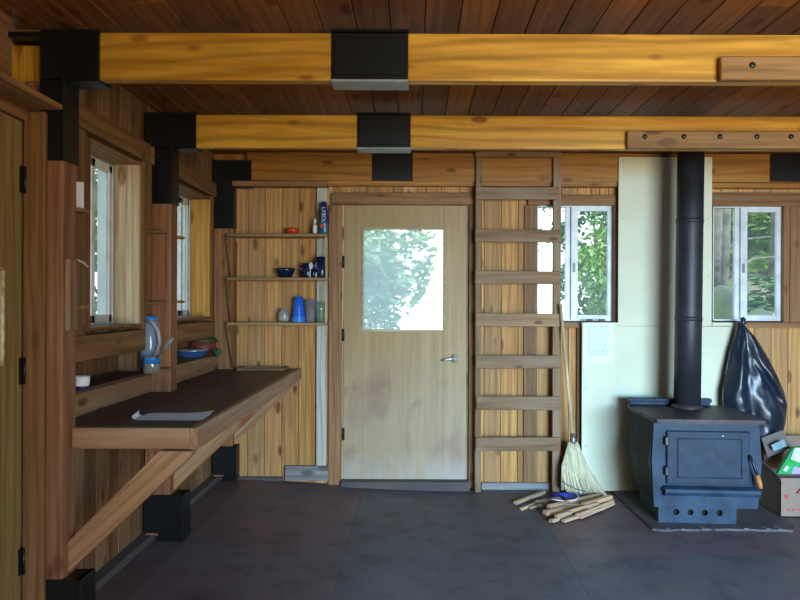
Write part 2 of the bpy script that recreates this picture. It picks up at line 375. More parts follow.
def plank_wall(mb, a0, a1, z0, z1, pos, thick, side, holes, pw=.125, core=.10, matp=0, matc=1, phase=0):
    """vertical planks along X (side='y') or Y (side='x+' facing +X); face at pos, core behind; holes=(a0,a1,z0,z1)"""
    cuts = set([a0, a1]); k = math.floor((a0 - phase) / pw); edges = []
    while phase + k * pw < a1:
        q = phase + k * pw
        if q > a0: cuts.add(q); edges.append(q)
        k += 1
    for h in holes:
        for q in h[:2]:
            if a0 < q < a1: cuts.add(q)
    cuts = sorted(cuts); rn = {}
    for c0, c1 in zip(cuts, cuts[1:]):
        if c1 - c0 < .003: continue
        mid = (c0 + c1) / 2; idx = math.floor((mid - phase) / pw); r = rn.setdefault(idx, random.random())
        segs = [(z0, z1)]
        for h in holes:
            if h[0] - 1e-6 <= mid <= h[1] + 1e-6:
                ns = []
                for s0, s1 in segs:
                    if h[2] > s0: ns.append((s0, min(s1, h[2])))
                    if h[3] < s1: ns.append((max(s0, h[3]), s1))
                segs = [q for q in ns if q[1] - q[0] > .002]
        e0 = .0015 if c0 in edges else 0; e1 = .0015 if c1 in edges else 0
        for s0, s1 in segs:
            if side == 'y':
                mb.box(c0 + e0, c1 - e1, pos, pos + thick, s0, s1, 'z', bev=.002, mat=matp, rnd=r)
                mb.box(c0, c1, pos + thick * .8, pos + thick + core, s0, s1, 'z', mat=matc, rnd=.5)
            else:
                mb.box(pos - thick, pos, c0 + e0, c1 - e1, s0, s1, 'z', bev=.002, mat=matp, rnd=r)
                mb.box(pos - thick - core, pos - thick * .8, c0, c1, s0, s1, 'z', mat=matc, rnd=.5)
# back wall with door and two windows
DX0, DX1, DZ0, DZ1 = R(341, 204, 469, 486, WY)
W3 = R(537, 205, 614, 321, WY); W4 = R(713, 206, 783, 321, WY)
mb = MB()
plank_wall(mb, -1.75, 3.8, -.1, CZ, WY, .02, 'y', [(DX0, DX1, -.2, DZ1), W3, W4], phase=P(248, 300, WY)[0])
struct(mb.build('wall_back', [M_WALL, M_SIDING], origin=(0, WY, 0)))
# left wall (window recesses) -- far part
W1 = (3.08, 3.665, 1.25, 2.10); W2 = (4.20, 4.90, 1.26, 2.10)
mb = MB()
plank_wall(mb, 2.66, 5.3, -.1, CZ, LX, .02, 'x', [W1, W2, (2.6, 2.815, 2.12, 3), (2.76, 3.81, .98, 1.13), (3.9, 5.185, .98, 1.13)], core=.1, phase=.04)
mb.box(-1.64, -1.62, 2.70, 5.2, .97, 1.14, 'z', mat=0)
mb.box(-1.70, -1.638, 2.70, 5.2, .9, 1.2, 'z', mat=1)
# near part with the side door, recessed above
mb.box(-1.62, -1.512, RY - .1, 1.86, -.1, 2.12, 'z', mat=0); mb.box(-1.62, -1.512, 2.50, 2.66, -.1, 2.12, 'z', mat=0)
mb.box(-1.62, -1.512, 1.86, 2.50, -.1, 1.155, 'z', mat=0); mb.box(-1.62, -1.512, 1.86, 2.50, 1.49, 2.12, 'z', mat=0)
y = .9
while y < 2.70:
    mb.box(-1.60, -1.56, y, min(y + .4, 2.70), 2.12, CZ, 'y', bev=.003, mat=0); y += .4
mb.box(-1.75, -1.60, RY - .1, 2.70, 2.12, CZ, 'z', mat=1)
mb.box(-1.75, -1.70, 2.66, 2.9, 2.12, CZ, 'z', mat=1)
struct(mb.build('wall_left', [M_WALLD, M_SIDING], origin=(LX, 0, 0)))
# right wall and the wall behind the camera with its wide doorway
mb = MB(); plank_wall(mb, RY - .1, 5.3, -.1, CZ, RX + .14, .02, 'x', [], core=.1)
struct(mb.build('wall_right', [M_WALL, M_SIDING], origin=(RX, 0, 0)))
mb = MB(); plank_wall(mb, -1.7, 3.8, -.1, CZ, RY - .12, .02, 'y', [(.9, 3.5, -.2, 2.1)], core=.1)
struct(mb.build('wall_front', [M_WALL, M_SIDING], origin=(0, RY, 0)))

def slat(name, mat, x0, x1, y0, y1, z0, z1, ax, bev=.003, rnd=None, M=None):
    return struct(MB().box(x0, x1, y0, y1, z0, z1, ax, bev, rnd=rnd, M=M).build(name, mat))
# ---- trims of the back wall
tn = [0]
def trim(mat, rect, d0, d1, ax, rnd=None, bev=.003):
    tn[0] += 1
    x0, x1, z0, z1 = rect
    return struct(MB().box(x0, x1, d0, d1, z0, z1, ax, bev, rnd=rnd).build('trim_%d' % tn[0], mat))
d = 5.15
trim(M_CASING, R(328.5, 205, 341.5, 487, d), d, WY + .01, 'z', .8)               # left door casing
trim(M_TRIM, R(469, 205, 474.5, 487, d), d, WY + .01, 'z', .6)                  # right casing
trim(M_TRIM, R(331, 193, 475, 204.5, d), d, WY + .01, 'x', .9)                  # header over door
trim(M_BEAM3, R(246, 181, 621, 186, 5.12), 5.12, WY, 'x', .7)                   # ledger under the beam
trim(M_BEAM3, R(712, 183, 815, 188, 5.12), 5.12, WY, 'x', .7)
mb = MB(); x = 340
while x < 474:                                                                  # row of short blocks
    ww = random.choice((9, 12, 15, 18)); a = R(x, 186.5, min(x + ww, 474) - .6, 192.5, 5.17); mb.box(a[0], a[1], 5.17, WY + .005, a[2], a[3], 'z', .002); x += ww
tn[0] += 1; struct(mb.build('trim_%d' % tn[0], M_WALL))
mb = MB(); x = 562
while x < 617:
    ww = random.choice((9, 13, 16)); a = R(x, 188, min(x + ww, 617) - .6, 194.5, 5.17); mb.box(a[0], a[1], 5.17, WY + .005, a[2], a[3], 'z', .002); x += ww
tn[0] += 1; struct(mb.build('trim_%d' % tn[0], M_WALL))
trim(M_TRIM, R(528, 195, 618, 205, d), d, WY + .01, 'x', .8)                    # window header
trim(M_TRIM, R(613.5, 205, 618, 322, d), d, WY + .01, 'z', .2)                  # window right casing
trim(M_TRIM, R(524, 205, 537, 490, d + .015), d + .015, WY + .01, 'z', .5)      # stud behind the ladder
trim(M_TRIM, R(562, 322, 581, 328, d), d, WY + .01, 'x', .7)
trim(M_TRIM, R(577, 328, 581.5, 489, d), d, WY + .01, 'z', .3)
trim(M_TRIM, R(712.5, 192.5, 830, 206, d), d, WY + .01, 'x', .6)                # header over the right window
trim(M_CASING, R(784, 206, 790, 322, d), d, WY + .01, 'z', .5)
trim(M_CASING, R(790, 206, 830, 322, d - .01), d - .01, WY + .01, 'z', .3)
trim(M_CASING, R(741, 322.5, 830, 328, d), d - .02, WY + .01, 'x', .9)
trim(M_PALE, R(316.5, 186, 326, 466, d + .01), d + .01, WY + .01, 'z', .8)      # whitened batten
trim(M_TRIM, R(232, 181, 327, 186, 5.08), 5.08, WY, 'x', .95)
trim(M_GREYB, R(285, 466.5, 328, 481, 5.14), 5.14, WY + .01, 'x', .5)
struct(MB().box(-1.45, -.98, 5.15, WY + .01, .0, .085, 'x', .003).build('baseboard_back', M_SILL))
struct(MB().box(-1.52, -1.435, 2.66, 5.18, .0, .105, 'y', .004).build('baseboard_left', M_SILL))
a = R(341, 481, 469, 488, 5.13)
trim(M_SILL, (a[0], a[1], -.01, a[3]), 5.10, WY + .06, 'x', .5)                # threshold

a = R(481.5, 483, 552.5, 490.5, 5.15); struct(MB().box(a[0], a[1], 5.15, WY + .01, -.01, a[3], 'x', .003).build('baseboard_back', M_GREYB))
# ---- back door
def hinge(parent, x, y, z, h=.09, dx=.012):
    m = MB(); m.tube([(x, y, z - h / 2), (x, y, z + h / 2)], .006, 8)
    m.box(x, x + dx, y + .002, y + .006, z - h / 2, z + h / 2)
    return m.build('hinge', M_HINGE, parent)
dr = sempty('door_1', ((DX0 + DX1) / 2, WY, .0))
L = R(343.5, 205.5, 466.5, 480, WY); G = R(363, 229, 443.5, 330, WY)
m = MB()
m.box(L[0], G[0], WY, WY + .045, L[2], L[3], 'z', .002); m.box(G[1], L[1], WY, WY + .045, L[2], L[3], 'z', .002)
m.box(G[0], G[1], WY, WY + .045, L[2], G[2], 'z'); m.box(G[0], G[1], WY, WY + .045, G[3], L[3], 'z')
m.build('door_leaf', M_DOOR, dr)
m = MB(); t = .012
for q in ((G[0] - t, G[0] + .004, G[2] - t, G[3] + t), (G[1] - .004, G[1] + t, G[2] - t, G[3] + t), (G[0], G[1], G[3] - .004, G[3] + t), (G[0], G[1], G[2] - t, G[2] + .004)):
    m.box(q[0], q[1], WY - .008, WY + .02, q[2], q[3], 'x', .003)
m.build('glazing_bead', M_BEAD, dr)
MB().box(G[0], G[1], WY + .02, WY + .026, G[2], G[3]).build('window_pane', M_GLASSD, dr)
for py in (262, 335, 434): x, z = P(343, py, WY); hinge(dr, x, WY - .004, z)
m = MB()
m.box(DX0, L[0] - .002, WY + .005, WY + .07, 0, DZ1, 'z'); m.box(L[1] + .002, DX1, WY + .005, WY + .07, 0, DZ1, 'z'); m.box(DX0, DX1, WY + .005, WY + .07, L[3] + .002, DZ1 + .001, 'x')
m.build('door_jamb', M_LIGHT, dr)
kx, kz = P(454, 358.5, WY)
RM = Matrix.Translation((kx, WY, kz)) @ Matrix.Rotation(math.radians(90), 4, 'X')
m = MB(); m.lathe([(.032, 0), (.032, .006), (.026, .010), (.012, .012), (.012, .035), (.010, .045)], 20, M=RM, closed=True)
kn = m.build('door_knob', M_CHROME, dr)
m = MB(); m.tube([(kx, WY - .042, kz), (kx - .03, WY - .045, kz), (kx - .06, WY - .045, kz - .004), (kx - .085, WY - .042, kz - .012)], .008, 10)
m.build('lever', M_CHROME, kn)

# ---- windows of the back wall: fixed lite left, framed sash right
def slider(name, rect, y, sash0, div):
    x0, x1, z0, z1 = rect; e = sempty(name, ((x0 + x1) / 2, y, z0)); m = MB(); t = .012
    for q in ((x0, x0 + t, z0, z1), (x1 - t, x1, z0, z1), (x0, x1, z1 - t, z1), (x0, x1, z0, z0 + t)): m.box(q[0], q[1], y, y + .07, q[2], q[3], 'x', .002)
    m.box(div, div + .040, y + .03, y + .06, z0, z1, 'z', .002)
    m.build('window_frame', M_WHITE, e)
    m = MB(); s0, s1 = sash0, x1 - t * .6; b = .05; c = .036
    m.box(s0, s0 + b, y + .002, y + .03, z0 + t * .5, z1 - t * .5, 'z', .003); m.box(s1 - c, s1, y + .002, y + .03, z0 + t * .5, z1 - t * .5, 'z', .003)
    m.box(s0 + b, s1 - c, y + .002, y + .03, z1 - t * .5 - .038, z1 - t * .5, 'x', .003); m.box(s0 + b, s1 - c, y + .002, y + .03, z0 + t * .5, z0 + t * .5 + .038, 'x', .003)
    sa = m.build('sash', M_WHITE, e)
    MB().box(s0 + b, s1 - c, y + .014, y + .018, z0 + .04, z1 - .04).build('pane', M_GLASS, sa)
    MB().box(x0 + t, div + .003, y + .043, y + .047, z0 + t, z1 - t).build('pane', M_GLASS, e)
    m = MB(); m.box(s0 + .012, s0 + .03, y - .010, y + .004, z0 + (z1 - z0) * .42, z0 + (z1 - z0) * .5, 'z', .003); m.build('latch', M_GREYF, e)
    return e
slider('window_3', W3, WY + .01, P(571.5, 260, WY)[0], P(566.5, 260, WY)[0])
slider('window_4', W4, WY + .01, P(741.5, 260, WY)[0], P(737, 260, WY)[0])
# sill pieces lining the openings
for Wn in (W3, W4):
    x0, x1, z0, z1 = Wn; tn[0] += 1; m = MB()
    m.box(x0 - .012, x0, WY + .0, WY + .1, z0, z1, 'z'); m.box(x1, x1 + .012, WY, WY + .1, z0, z1, 'z'); m.box(x0, x1, WY, WY + .1, z0 - .012, z0, 'x')
    struct(m.build('trim_%d' % tn[0], M_TRIM))

# ---- left windows, seen obliquely
def side_window(name, y0, y1, z0, z1, X=-1.60, mid=.62):
    e = sempty(name, (X, (y0 + y1) / 2, z0)); m = MB(); t = .022
    for q in ((y0, y0 + t, z0, z1), (y1 - t, y1, z0, z1), (y0, y1, z1 - t, z1), (y0, y1, z0, z0 + t)): m.box(X - .06, X + .022, q[0], q[1], q[2], q[3], 'z', .002)
    ym = y0 + (y1 - y0) * mid; m.box(X - .04, X - .005, ym - .02, ym + .02, z0, z1, 'z', .002)
    m.build('window_frame', M_WHITE, e)
    m = MB(); m.box(X - .015, X + .026, y1 - .02, y1, z0, z1, 'z', .002); m.box(X - .01, X + .026, y0, y1, z1 - .02, z1, 'y', .002); m.box(X - .01, X + .03, y0, y1, z0 - .0, z0 + .014, 'y', .002)
    m.build('window_track', M_GREYF, e)
    m = MB(); s0, s1 = ym - .03, y1 - t; b = .035
    for q in ((s0, s0 + b, z0 + .02, z1 - .02), (s1 - b, s1, z0 + .02, z1 - .02), (s0, s1, z1 - .06, z1 - .02), (s0, s1, z0 + .02, z0 + .06)): m.box(X - .002, X + .018, q[0], q[1], q[2], q[3], 'z', .002)
    sa = m.build('sash', M_WHITE, e)
    MB().box(X + .006, X + .010, s0 + b, s1 - b, z0 + .06, z1 - .06).build('pane', M_GLASSS, sa)
    m = MB(); s0, s1 = y0 + t, ym + .02
    for q in ((s0, s0 + b, z0 + .02, z1 - .02), (s1 - b, s1, z0 + .02, z1 - .02), (s0, s1, z1 - .06, z1 - .02), (s0, s1, z0 + .02, z0 + .06)): m.box(X - .03, X - .008, q[0], q[1], q[2], q[3], 'z', .002)
    sb = m.build('sash', M_WHITE, e)
    MB().box(X - .022, X - .018, s0 + b, s1 - b, z0 + .06, z1 - .06).build('pane', M_GLASSS, sb)
    return e
side_window('window_1', *W1); side_window('window_2', *W2, mid=.77)
def side_lining(y0, y1, z0, z1, rev):
    tn[0] += 1; m = MB()
    m.box(-1.572, -1.44, y1 - .022, y1 + .001, z0, z1, 'z', .002, rnd=.9); struct(m.build('trim_%d' % tn[0], rev))       # far reveal, facing the camera
    tn[0] += 1; m = MB()
    m.box(-1.572, -1.44, y0 - .001, y0 + .015, z0, z1, 'z'); m.box(-1.572, -1.44, y0, y1, z1 - .012, z1 + .001, 'y', .002); m.box(-1.572, -1.43, y0, y1, z0 - .001, z0 + .012, 'y', .003)
    struct(m.build('trim_%d' % tn[0], M_TRIM))
    tn[0] += 1; m = MB()
    m.box(-1.50, -1.44, y0 - .40, y0 - .02, z0 - .02, z1 + .02, 'z', .003, rnd=.2)
    m.box(-1.50, -1.425, y0 - .40, y1 + .09, z1 + .02, z1 + .12, 'y', .003, rnd=.4)
    m.box(-1.50, -1.43, y0 - .40, y1 + .09, z0 - .13, z0 - .02, 'y', .003, rnd=.6)
    m.box(-1.50, -1.435, y1 + .02, y1 + .07, z0 - .02, z1 + .02, 'z', .003, rnd=.5)
    struct(m.build('trim_%d' % tn[0], M_TRIM))
side_lining(W1[0], W1[1], W1[2], W1[3], M_LIGHT); side_lining(W2[0] , W2[1], W2[2], W2[3], M_YEL)

# ---- side door at the left edge
e = sempty('door_2', (-1.49, 2.2, 0))
m = MB(); x0, x1 = -1.51, -1.475
m.box(x0, x1, 2.50, 2.615, .05, 2.05, 'z', .002); m.box(x0, x1, 1.70, 1.86, .05, 2.05, 'z', .002); m.box(x0, x1, 1.86, 2.50, .05, 1.155, 'z'); m.box(x0, x1, 1.86, 2.50, 1.49, 2.05, 'z')
m.build('door_leaf', M_DOORL, e)
m = MB()
for q in ((1.85, 1.865, 1.145, 1.50), (2.498, 2.506, 1.147, 1.498), (1.85, 2.505, 1.488, 1.498), (1.85, 2.505, 1.147, 1.157)): m.box(-1.48, -1.470, q[0], q[1], q[2], q[3], 'y', .002)
m.build('glazing_bead', M_LIGHT, e)
MB().box(-1.495, -1.49, 1.86, 2.50, 1.155, 1.49).build('window_pane', M_GLASSD, e)
for py in (180, 371, 561):
    m = MB(); x, z = P(24, py, 2.622); m.tube([(-1.466, 2.622, z - .05), (-1.466, 2.622, z + .05)], .005, 8); m.box(-1.477, -1.472, 2.60, 2.63, z - .05, z + .05); m.build('hinge', M_HINGE, e)
tn[0] += 1; struct(MB().box(-1.475, -1.395, 2.625, 2.652, .06, 2.09, 'z', .003, rnd=.4).build('trim_%d' % tn[0], M_TRIM))
tn[0] += 1; struct(MB().box(-1.51, -1.46, 1.6, 2.63, 2.055, 2.095, 'y', .003, rnd=.6).build('trim_%d' % tn[0], M_TRIM))
o = MB().box(-1.50, -1.325, 1.3, 2.622, 2.093, 2.115, 'y', .004, rnd=.7).build('ledge_board', M_TRIM)
tag(o, 'brown ledge board projecting above the side door at the left edge', 'shelf')

# ------------------------------------------------------------------ beams, posts and steel brackets
DP = [2.65, 3.815, 5.10]
names = ['nearest golden ceiling beam, low front one with the widest black steel plate', 'second golden ceiling beam, between the front beam and the back wall', 'darker amber beam lying along the top of the back wall']
for i, d in enumerate(DP):
    bz0 = 2.2185 if i < 2 else 2.262
    e = thing('ceiling_beam', names[i], 'beam', (1.0, d, bz0))
    mt = M_BEAM if i < 2 else M_BEAM3; th = .06 if i < 2 else .08
    m = MB()
    if i == 2:
        m.box(-1.24, -.315, d + .004, d + th, bz0, CZ - .001, 'x', .006, rnd=.35); m.box(-.03, 2.6, d + .004, d + th, bz0, CZ - .001, 'x', .006, rnd=.6); m.box(2.6, 3.8, d + .004, d + th, bz0, CZ - .001, 'x', .006, rnd=.6)
    else:
        m.box(-1.205, -.32, d + .005, d + th, bz0, BT, 'x', .008, rnd=.25 + .3 * i); m.box(-.035, 3.8, d + .005, d + th, bz0, BT, 'x', .008, rnd=.8 - .2 * i)
    m.build('timber', mt, e)
    def plate(x0, x1):
        m = MB(); t = .006
        m.box(x0, x1, d, d + .104, bz0 + .004, (BT if i < 2 else CZ) - .002, 'x', .002)
        if i < 2:
            m.box(x0 + .012, x1 - .012, d - .006, d + .002, bz0 + .018, BT - .02, 'x', .003)
            m.box(x0 - .002, x1 + .002, d - .012, d + .106, BT, BT + .010, 'x', .002)
        pl = m.build('steel_bracket', M_STEEL, e)
        if i < 2:
            m = MB(); m.box(x0 - .001, x1 + .001, d - .004, d + .106, bz0 - .006, bz0 + .004, 'x', .002); m.build('bottom_flange', M_GREYF, pl)
    plate(-.325, -.033)
    if i == 2: plate(P(770, 170, d)[0], P(770, 170, d)[0] + .29)
    if i == 0:
        a = R(721, 56, 860, 79.5, d - .03); o = MB().box(a[0], 3.6, d - .03, d + .006, a[2], a[3], 'x', .004).build('scab_board', M_SCAB, e)
        x, z = P(752.5, 65, d - .032); m = MB(); m.lathe([(.010, 0), (.012, .003), (.006, .006)], 12, M=Matrix.Translation((x, d - .03, z)) @ Matrix.Rotation(math.radians(90), 4, 'X'), closed=True); m.build('knot', M_HINGE, o)
    if i == 1:
        a = R(627.5, 131, 860, 148.5, d - .03); o = MB().box(a[0], 3.6, d - .03, d + .006, a[2], a[3], 'x', .004).build('scab_board', M_SCAB, e)
        for px in (645, 684, 720, 757, 791):
            x, z = P(px, 136.5, d - .032); m = MB(); m.lathe([(.014, 0), (.013, .006), (.007, .010)], 10, M=Matrix.Translation((x, d - .03, z)) @ Matrix.Rotation(math.radians(90), 4, 'X'), closed=True); m.build('bolt', M_HINGE, o)
PL = ['left wall post nearest the camera, beside the side door', 'middle left wall post between the two side windows', 'far left wall post in the back corner by the shelves']
for i, d in enumerate(DP):
    e = thing('timber_post', PL[i], 'post', (-1.405, d + .05, .07))
    MB().box(-1.475, -1.335, d, d + .104, .10, 1.95, 'z', .009, rnd=.9 - .1 * i).build('post_timber', M_POST if i < 2 else M_CASING, e)
    xl = -1.425 if i == 0 else -1.478
    m = MB(); m.box(xl, -1.33, d - .004, d + .108, 1.91, 2.22, 'z', .002); m.box(xl, -1.203, d - .004, d + .108, 2.212, BT + .008, 'x', .002)
    m.box(-1.345, -1.331, d - .010, d + .112, 1.91, 2.24, 'z', .002)
    if i == 0: m.box(-1.58, -1.42, d + .02, d + .1, BT - .014, BT + .006, 'x')
    m.build('top_bracket', M_STEEL, e)
    m = MB(); xr = -1.262 if i < 2 else -1.305
    m.box(-1.478, xr, d - .006, d + .11, .115, .325, 'z', .002); m.box(-1.40, xr - .003, d - .004, d + .11, .068, .12, 'z', .002); m.box(xr - .02, xr + .002, d - .010, d + .113, .08, .325, 'z', .002)
    m.build('foot_bracket', M_STEEL, e)
o = MB().box(-1.70, -1.478, 2.735, 2.80, 2.12, BT - .02, 'z', .012, rnd=.8).build('beam_end_block', M_BEAM); tag(o, 'short golden block beyond the top steel bracket above the side door', 'block')

# ------------------------------------------------------------------ counter under the side windows
e = thing('wall_counter', 'long dark-topped wooden counter braced off the left wall under the side windows', 'counter', (-1.15, 3.9, .07))
TZ = .886; XO = -.852
m = MB()
m.box(-1.44, XO + .0, 2.757, 3.812, TZ - .03, TZ, 'y', mat=0); m.box(-1.333, XO, 2.717, 2.757, TZ - .03, TZ, 'y'); m.box(-1.333, XO, 3.812, 3.922, TZ - .03, TZ, 'y'); m.box(-1.44, XO, 3.922, 5.097, TZ - .03, TZ, 'y'); m.box(-1.333, XO, 5.097, 5.18, TZ - .03, TZ, 'y')
m.build('worktop', M_TOP, e)
MB().box(XO - .028, XO + .006, 2.712, 5.182, TZ - .082, TZ + .002, 'y', .004, rnd=.4).build('front_edge', M_FASCIA, e)
MB().box(-1.333, XO - .028, 2.712, 2.742, TZ - .080, TZ + .001, 'x', .004, rnd=.8).build('end_edge', M_FASCIA, e)
for d in DP:
    m = MB(); y0, y1 = d + .05, d + .104
    if d == DP[0]: y0, y1 = d + .042, d + .10
    m.prism([(-1.334, .335), (-1.334, .455), (-.985, TZ - .084), (-.862, TZ - .084), (-.862, TZ - .10)], y0, y1, ax='x', rnd=.6)
    for k in range(len(m.gc)):
        p = m.v[k]; q = (p.x * .73 + p.z * .68, -p.x * .68 + p.z * .73, p.y); m.gc[k] = Vector(q) + Vector((d, d * 3, 0))
    m.build('brace', M_BRACE, e)
m = MB(); m.box(-1.462, -1.438, 2.757, 3.812, TZ, .995, 'y', .003, rnd=.7); m.box(-1.462, -1.438, 3.922, 5.097, TZ, .995, 'y', .003, rnd=.5)
m.build('backsplash', M_FASCIA, e)
# ledge boards on top of the backsplash
o = MB().box(-1.62, -1.425, 2.80, 3.79, .985, 1.003, 'y', .004).build('ledge_board', M_TOP); tag(o, 'dark ledge board under the nearer side window above the counter', 'shelf')
o = MB().box(-1.62, -1.432, 3.94, 5.09, .980, .996, 'y', .003).build('ledge_board', M_SHELF); tag(o, 'narrow wooden ledge under the farther side window above the counter', 'shelf')
x0, z0 = P(150, 371, 3.74)
o = MB().box(-1.43, -1.325, 3.70, 3.812, 1.005, 1.02, 'x', .003).build('ledge_board', M_SHELF); tag(o, 'small wooden ledge in front of the middle post holding the blue jug', 'shelf')

# little shelves on posts
def post_shelf(d, zz, lab, near):
    m = MB()
    if near: m.box(-1.475, -1.352, d - .075, d - .002, zz - .008, zz + .006, 'x', .004)
    else: m.box(-1.49, -1.322, d + .106, d + .19, zz - .008, zz + .006, 'x', .004)
    o = m.build('post_shelf', M_SHELF); tag(o, lab, 'shelf')
post_shelf(DP[0], 1.742, 'small upper shelf stub behind the nearest post by the window', False)
post_shelf(DP[0], 1.355, 'small lower shelf stub behind the nearest post by the window', False)
post_shelf(DP[1], 1.752, 'upper small shelf on the front of the middle post', True)
post_shelf(DP[1], 1.372, 'lower small shelf on the front of the middle post above the blue jug', True)
post_shelf(DP[1], 1.742, 'upper shelf stub poking out behind the middle post', False)
post_shelf(DP[1], 1.378, 'lower shelf stub poking out behind the middle post', False)
a = P(67, 300, 2.70)
o = MB().box(-1.336, -1.318, 2.66, 2.735, 1.265, 1.54, 'z', .003, rnd=.2).build('wall_batten', M_LADDER); tag(o, 'short grey batten fixed to the side of the nearest post', 'batten')
m = MB(); pts = [PV(68, 260, 2.70), PV(72, 260, 2.74), PV(78, 260, 2.80), PV(84, 263, 2.84), PV(88, 267, 2.87)]
m.tube(pts, .004, 6); o = m.build('wire_hook', M_WHITE); tag(o, 'white bent wire hook between the batten and the near window', 'hook')
a = P(80, 195, 2.85)
o = MB().box(-1.40, -1.345, 2.82, 2.835, 1.75, 1.86, 'z', .002).build('white_card', M_PAPER); tag(o, 'white card standing on the upper shelf stub behind the nearest post', 'card')

# ------------------------------------------------------------------ shelf nook on the back wall
e = thing('wall_shelves', 'open three-tier wooden wall shelves in the back corner above the counter', 'shelves', (P(278, 300, 5.1)[0], 5.1, TZ))
sy0 = 5.02
for (ya, yb) in ((233.5, 236.5), (277.5, 280.5), (322.5, 325.5)):
    a = R(226.5, ya, 326.5, yb, sy0); MB().box(a[0], a[1], sy0, WY - .001, a[2], a[3], 'x', .002, rnd=.8).build('shelf', M_SHELF, e)
a = R(229, 240, 233.5, 368, 5.08); MB().box(a[0], a[1], 5.09, WY, a[2], a[3] , 'z', .002).build('side_panel', M_TRIM, e)
m = MB()
for (pa, pb) in (((227, 236), (231, 278)), ((227, 280), (231, 323)), ((227, 325), (233, 367))):
    m2 = MB(); m2.tube([PV(*pa, sy0 + .005), PV(*pb, sy0 + .05)], .006, 6); m2.build('side_strip', M_CASING, e)
a = R(325, 237, 327, 323, 5.03); MB().box(a[0], a[1], 5.03, 5.045, a[2], a[3], 'z', .001).build('front_strip', M_LIGHT, e)
SZ = [P(276, 233.2, sy0)[1], P(276, 277.2, sy0)[1], P(276, 322.2, sy0)[1]]
def shelf_x(px, d=5.09): return P(px, 260, d)[0]
# red bowl
def lathe_obj(name, prof, mat, loc, parent=None, seg=24, closed=False):
    m = MB(); m.lathe(prof, seg, ctr=loc, closed=closed); return m.build(name, mat, parent, origin=loc)
bx = shelf_x(292.5)
o = lathe_obj('small_bowl', [(.025, 0), (.040, .006), (.048, .030), (.046, .040), (.043, .030), (.02, .01), (0, .008)], M_RED, (bx, 5.09, SZ[0])); tag(o, 'small bright red bowl on the top wall shelf', 'bowl')
bx = shelf_x(315)
e = thing('spray_bottle', 'slim white bottle beside the blue can on the top wall shelf', 'bottle', (bx, 5.08, SZ[0]))
lathe_obj('bottle_body', [(.014, 0), (.016, .01), (.016, .06), (.007, .075)], M_WPL, (bx, 5.08, SZ[0]), e, closed=True)
lathe_obj('nozzle', [(.006, .074), (.009, .080), (.009, .105), (.004, .115)], M_WPL, (bx, 5.08, SZ[0]), e, closed=True)
bx = shelf_x(323.8, 5.07)
e = thing('spray_can', 'tall dark blue aerosol can with white lettering at the right end of the top shelf', 'can', (bx, 5.07, SZ[0]))
lathe_obj('can_body', [(.031, 0), (.031, .08)], M_TEAL, (bx, 5.07, SZ[0]), e)
lathe_obj('can_top', [(.031, .08), (.031, .165), (.024, .19), (.022, .225), (.012, .235)], M_CAN, (bx, 5.07, SZ[0]), e, closed=True)
def text(body, size, loc, mat, parent, rot=(math.pi / 2, 0, 0), name='lettering'):
    c = bpy.data.curves.new(name, 'FONT'); c.body = body; c.size = size; c.extrude = .0008; c.align_x = 'CENTER'; c.align_y = 'CENTER'
    c.materials.append(mat); o = bpy.data.objects.new(name, c); C.objects.link(o)
    me = bpy.data.meshes.new_from_object(o); me.materials.clear(); me.materials.append(mat); bpy.data.objects.remove(o)
    o = bpy.data.objects.new(name, me); C.objects.link(o)
    w0 = Vector(parent.location); o.parent = parent; o.location = Vector(loc) - w0; o.rotation_euler = rot; return o
text('LYSOL', .040, (bx, 5.0375, SZ[0] + .135), M_WPL, e, rot=(math.pi / 2, math.pi / 2, 0))
MB().box(bx - .022, bx + .012, 5.036, 5.042, SZ[0] + .045, SZ[0] + .066, 'x', .001).build('red_band', M_RED, e)
MB().box(bx + .006, bx + .016, 5.037, 5.043, SZ[0] + .01, SZ[0] + .07, 'x', .001).build('white_band', M_WPL, e)
# navy bowl, mugs
bx = shelf_x(285.5)
e = thing('serving_bowl', 'dark navy enamel bowl alone on the middle wall shelf', 'bowl', (bx, 5.09, SZ[1]))
lathe_obj('bowl_body', [(.035, 0), (.045, .006), (.068, .05), (.072, .068), (.069, .068), (.06, .045), (.03, .012), (0, .01)], M_NAVY, (bx, 5.09, SZ[1]), e)
m = MB(); m.lathe([(0, .062), (.02, .06), (.03, .055)], 12, ctr=(bx, 5.09, SZ[1])); m.build('bowl_contents', M_TRAY, e)
def mug(px, r, h, lab, dd, lid=False):
    bx = shelf_x(px, dd); z = SZ[1]; e = thing('enamel_mug', lab, 'mug', (bx, dd, z))
    lathe_obj('mug_body', [(r * .92, 0), (r, .006), (r, h), (r - .004, h), (r - .004, .01), (0, .008)], M_NAVY, (bx, dd, z), e)
    m = MB(); pts = [Vector((bx - r * math.cos(.9), dd - r * math.sin(.9), z + h * .8)), Vector((bx - r * .9, dd - r - .022, z + h * .75)), Vector((bx - r * .9, dd - r - .026, z + h * .45)), Vector((bx - r * math.cos(.9), dd - r * math.sin(.9), z + h * .25))]
    m.tube(pts, .006, 8); m.build('handle', M_NAVY, e); return e
mug(307.5, .041, .105, 'short navy enamel mug holding a white spoon on the middle shelf', 5.10)
mug(313.5, .036, .11, 'middle navy enamel mug, tucked behind the spoon on the middle shelf', 5.12)
mug(321.5, .042, .150, 'tallest navy enamel mug at the right end of the middle shelf', 5.07)
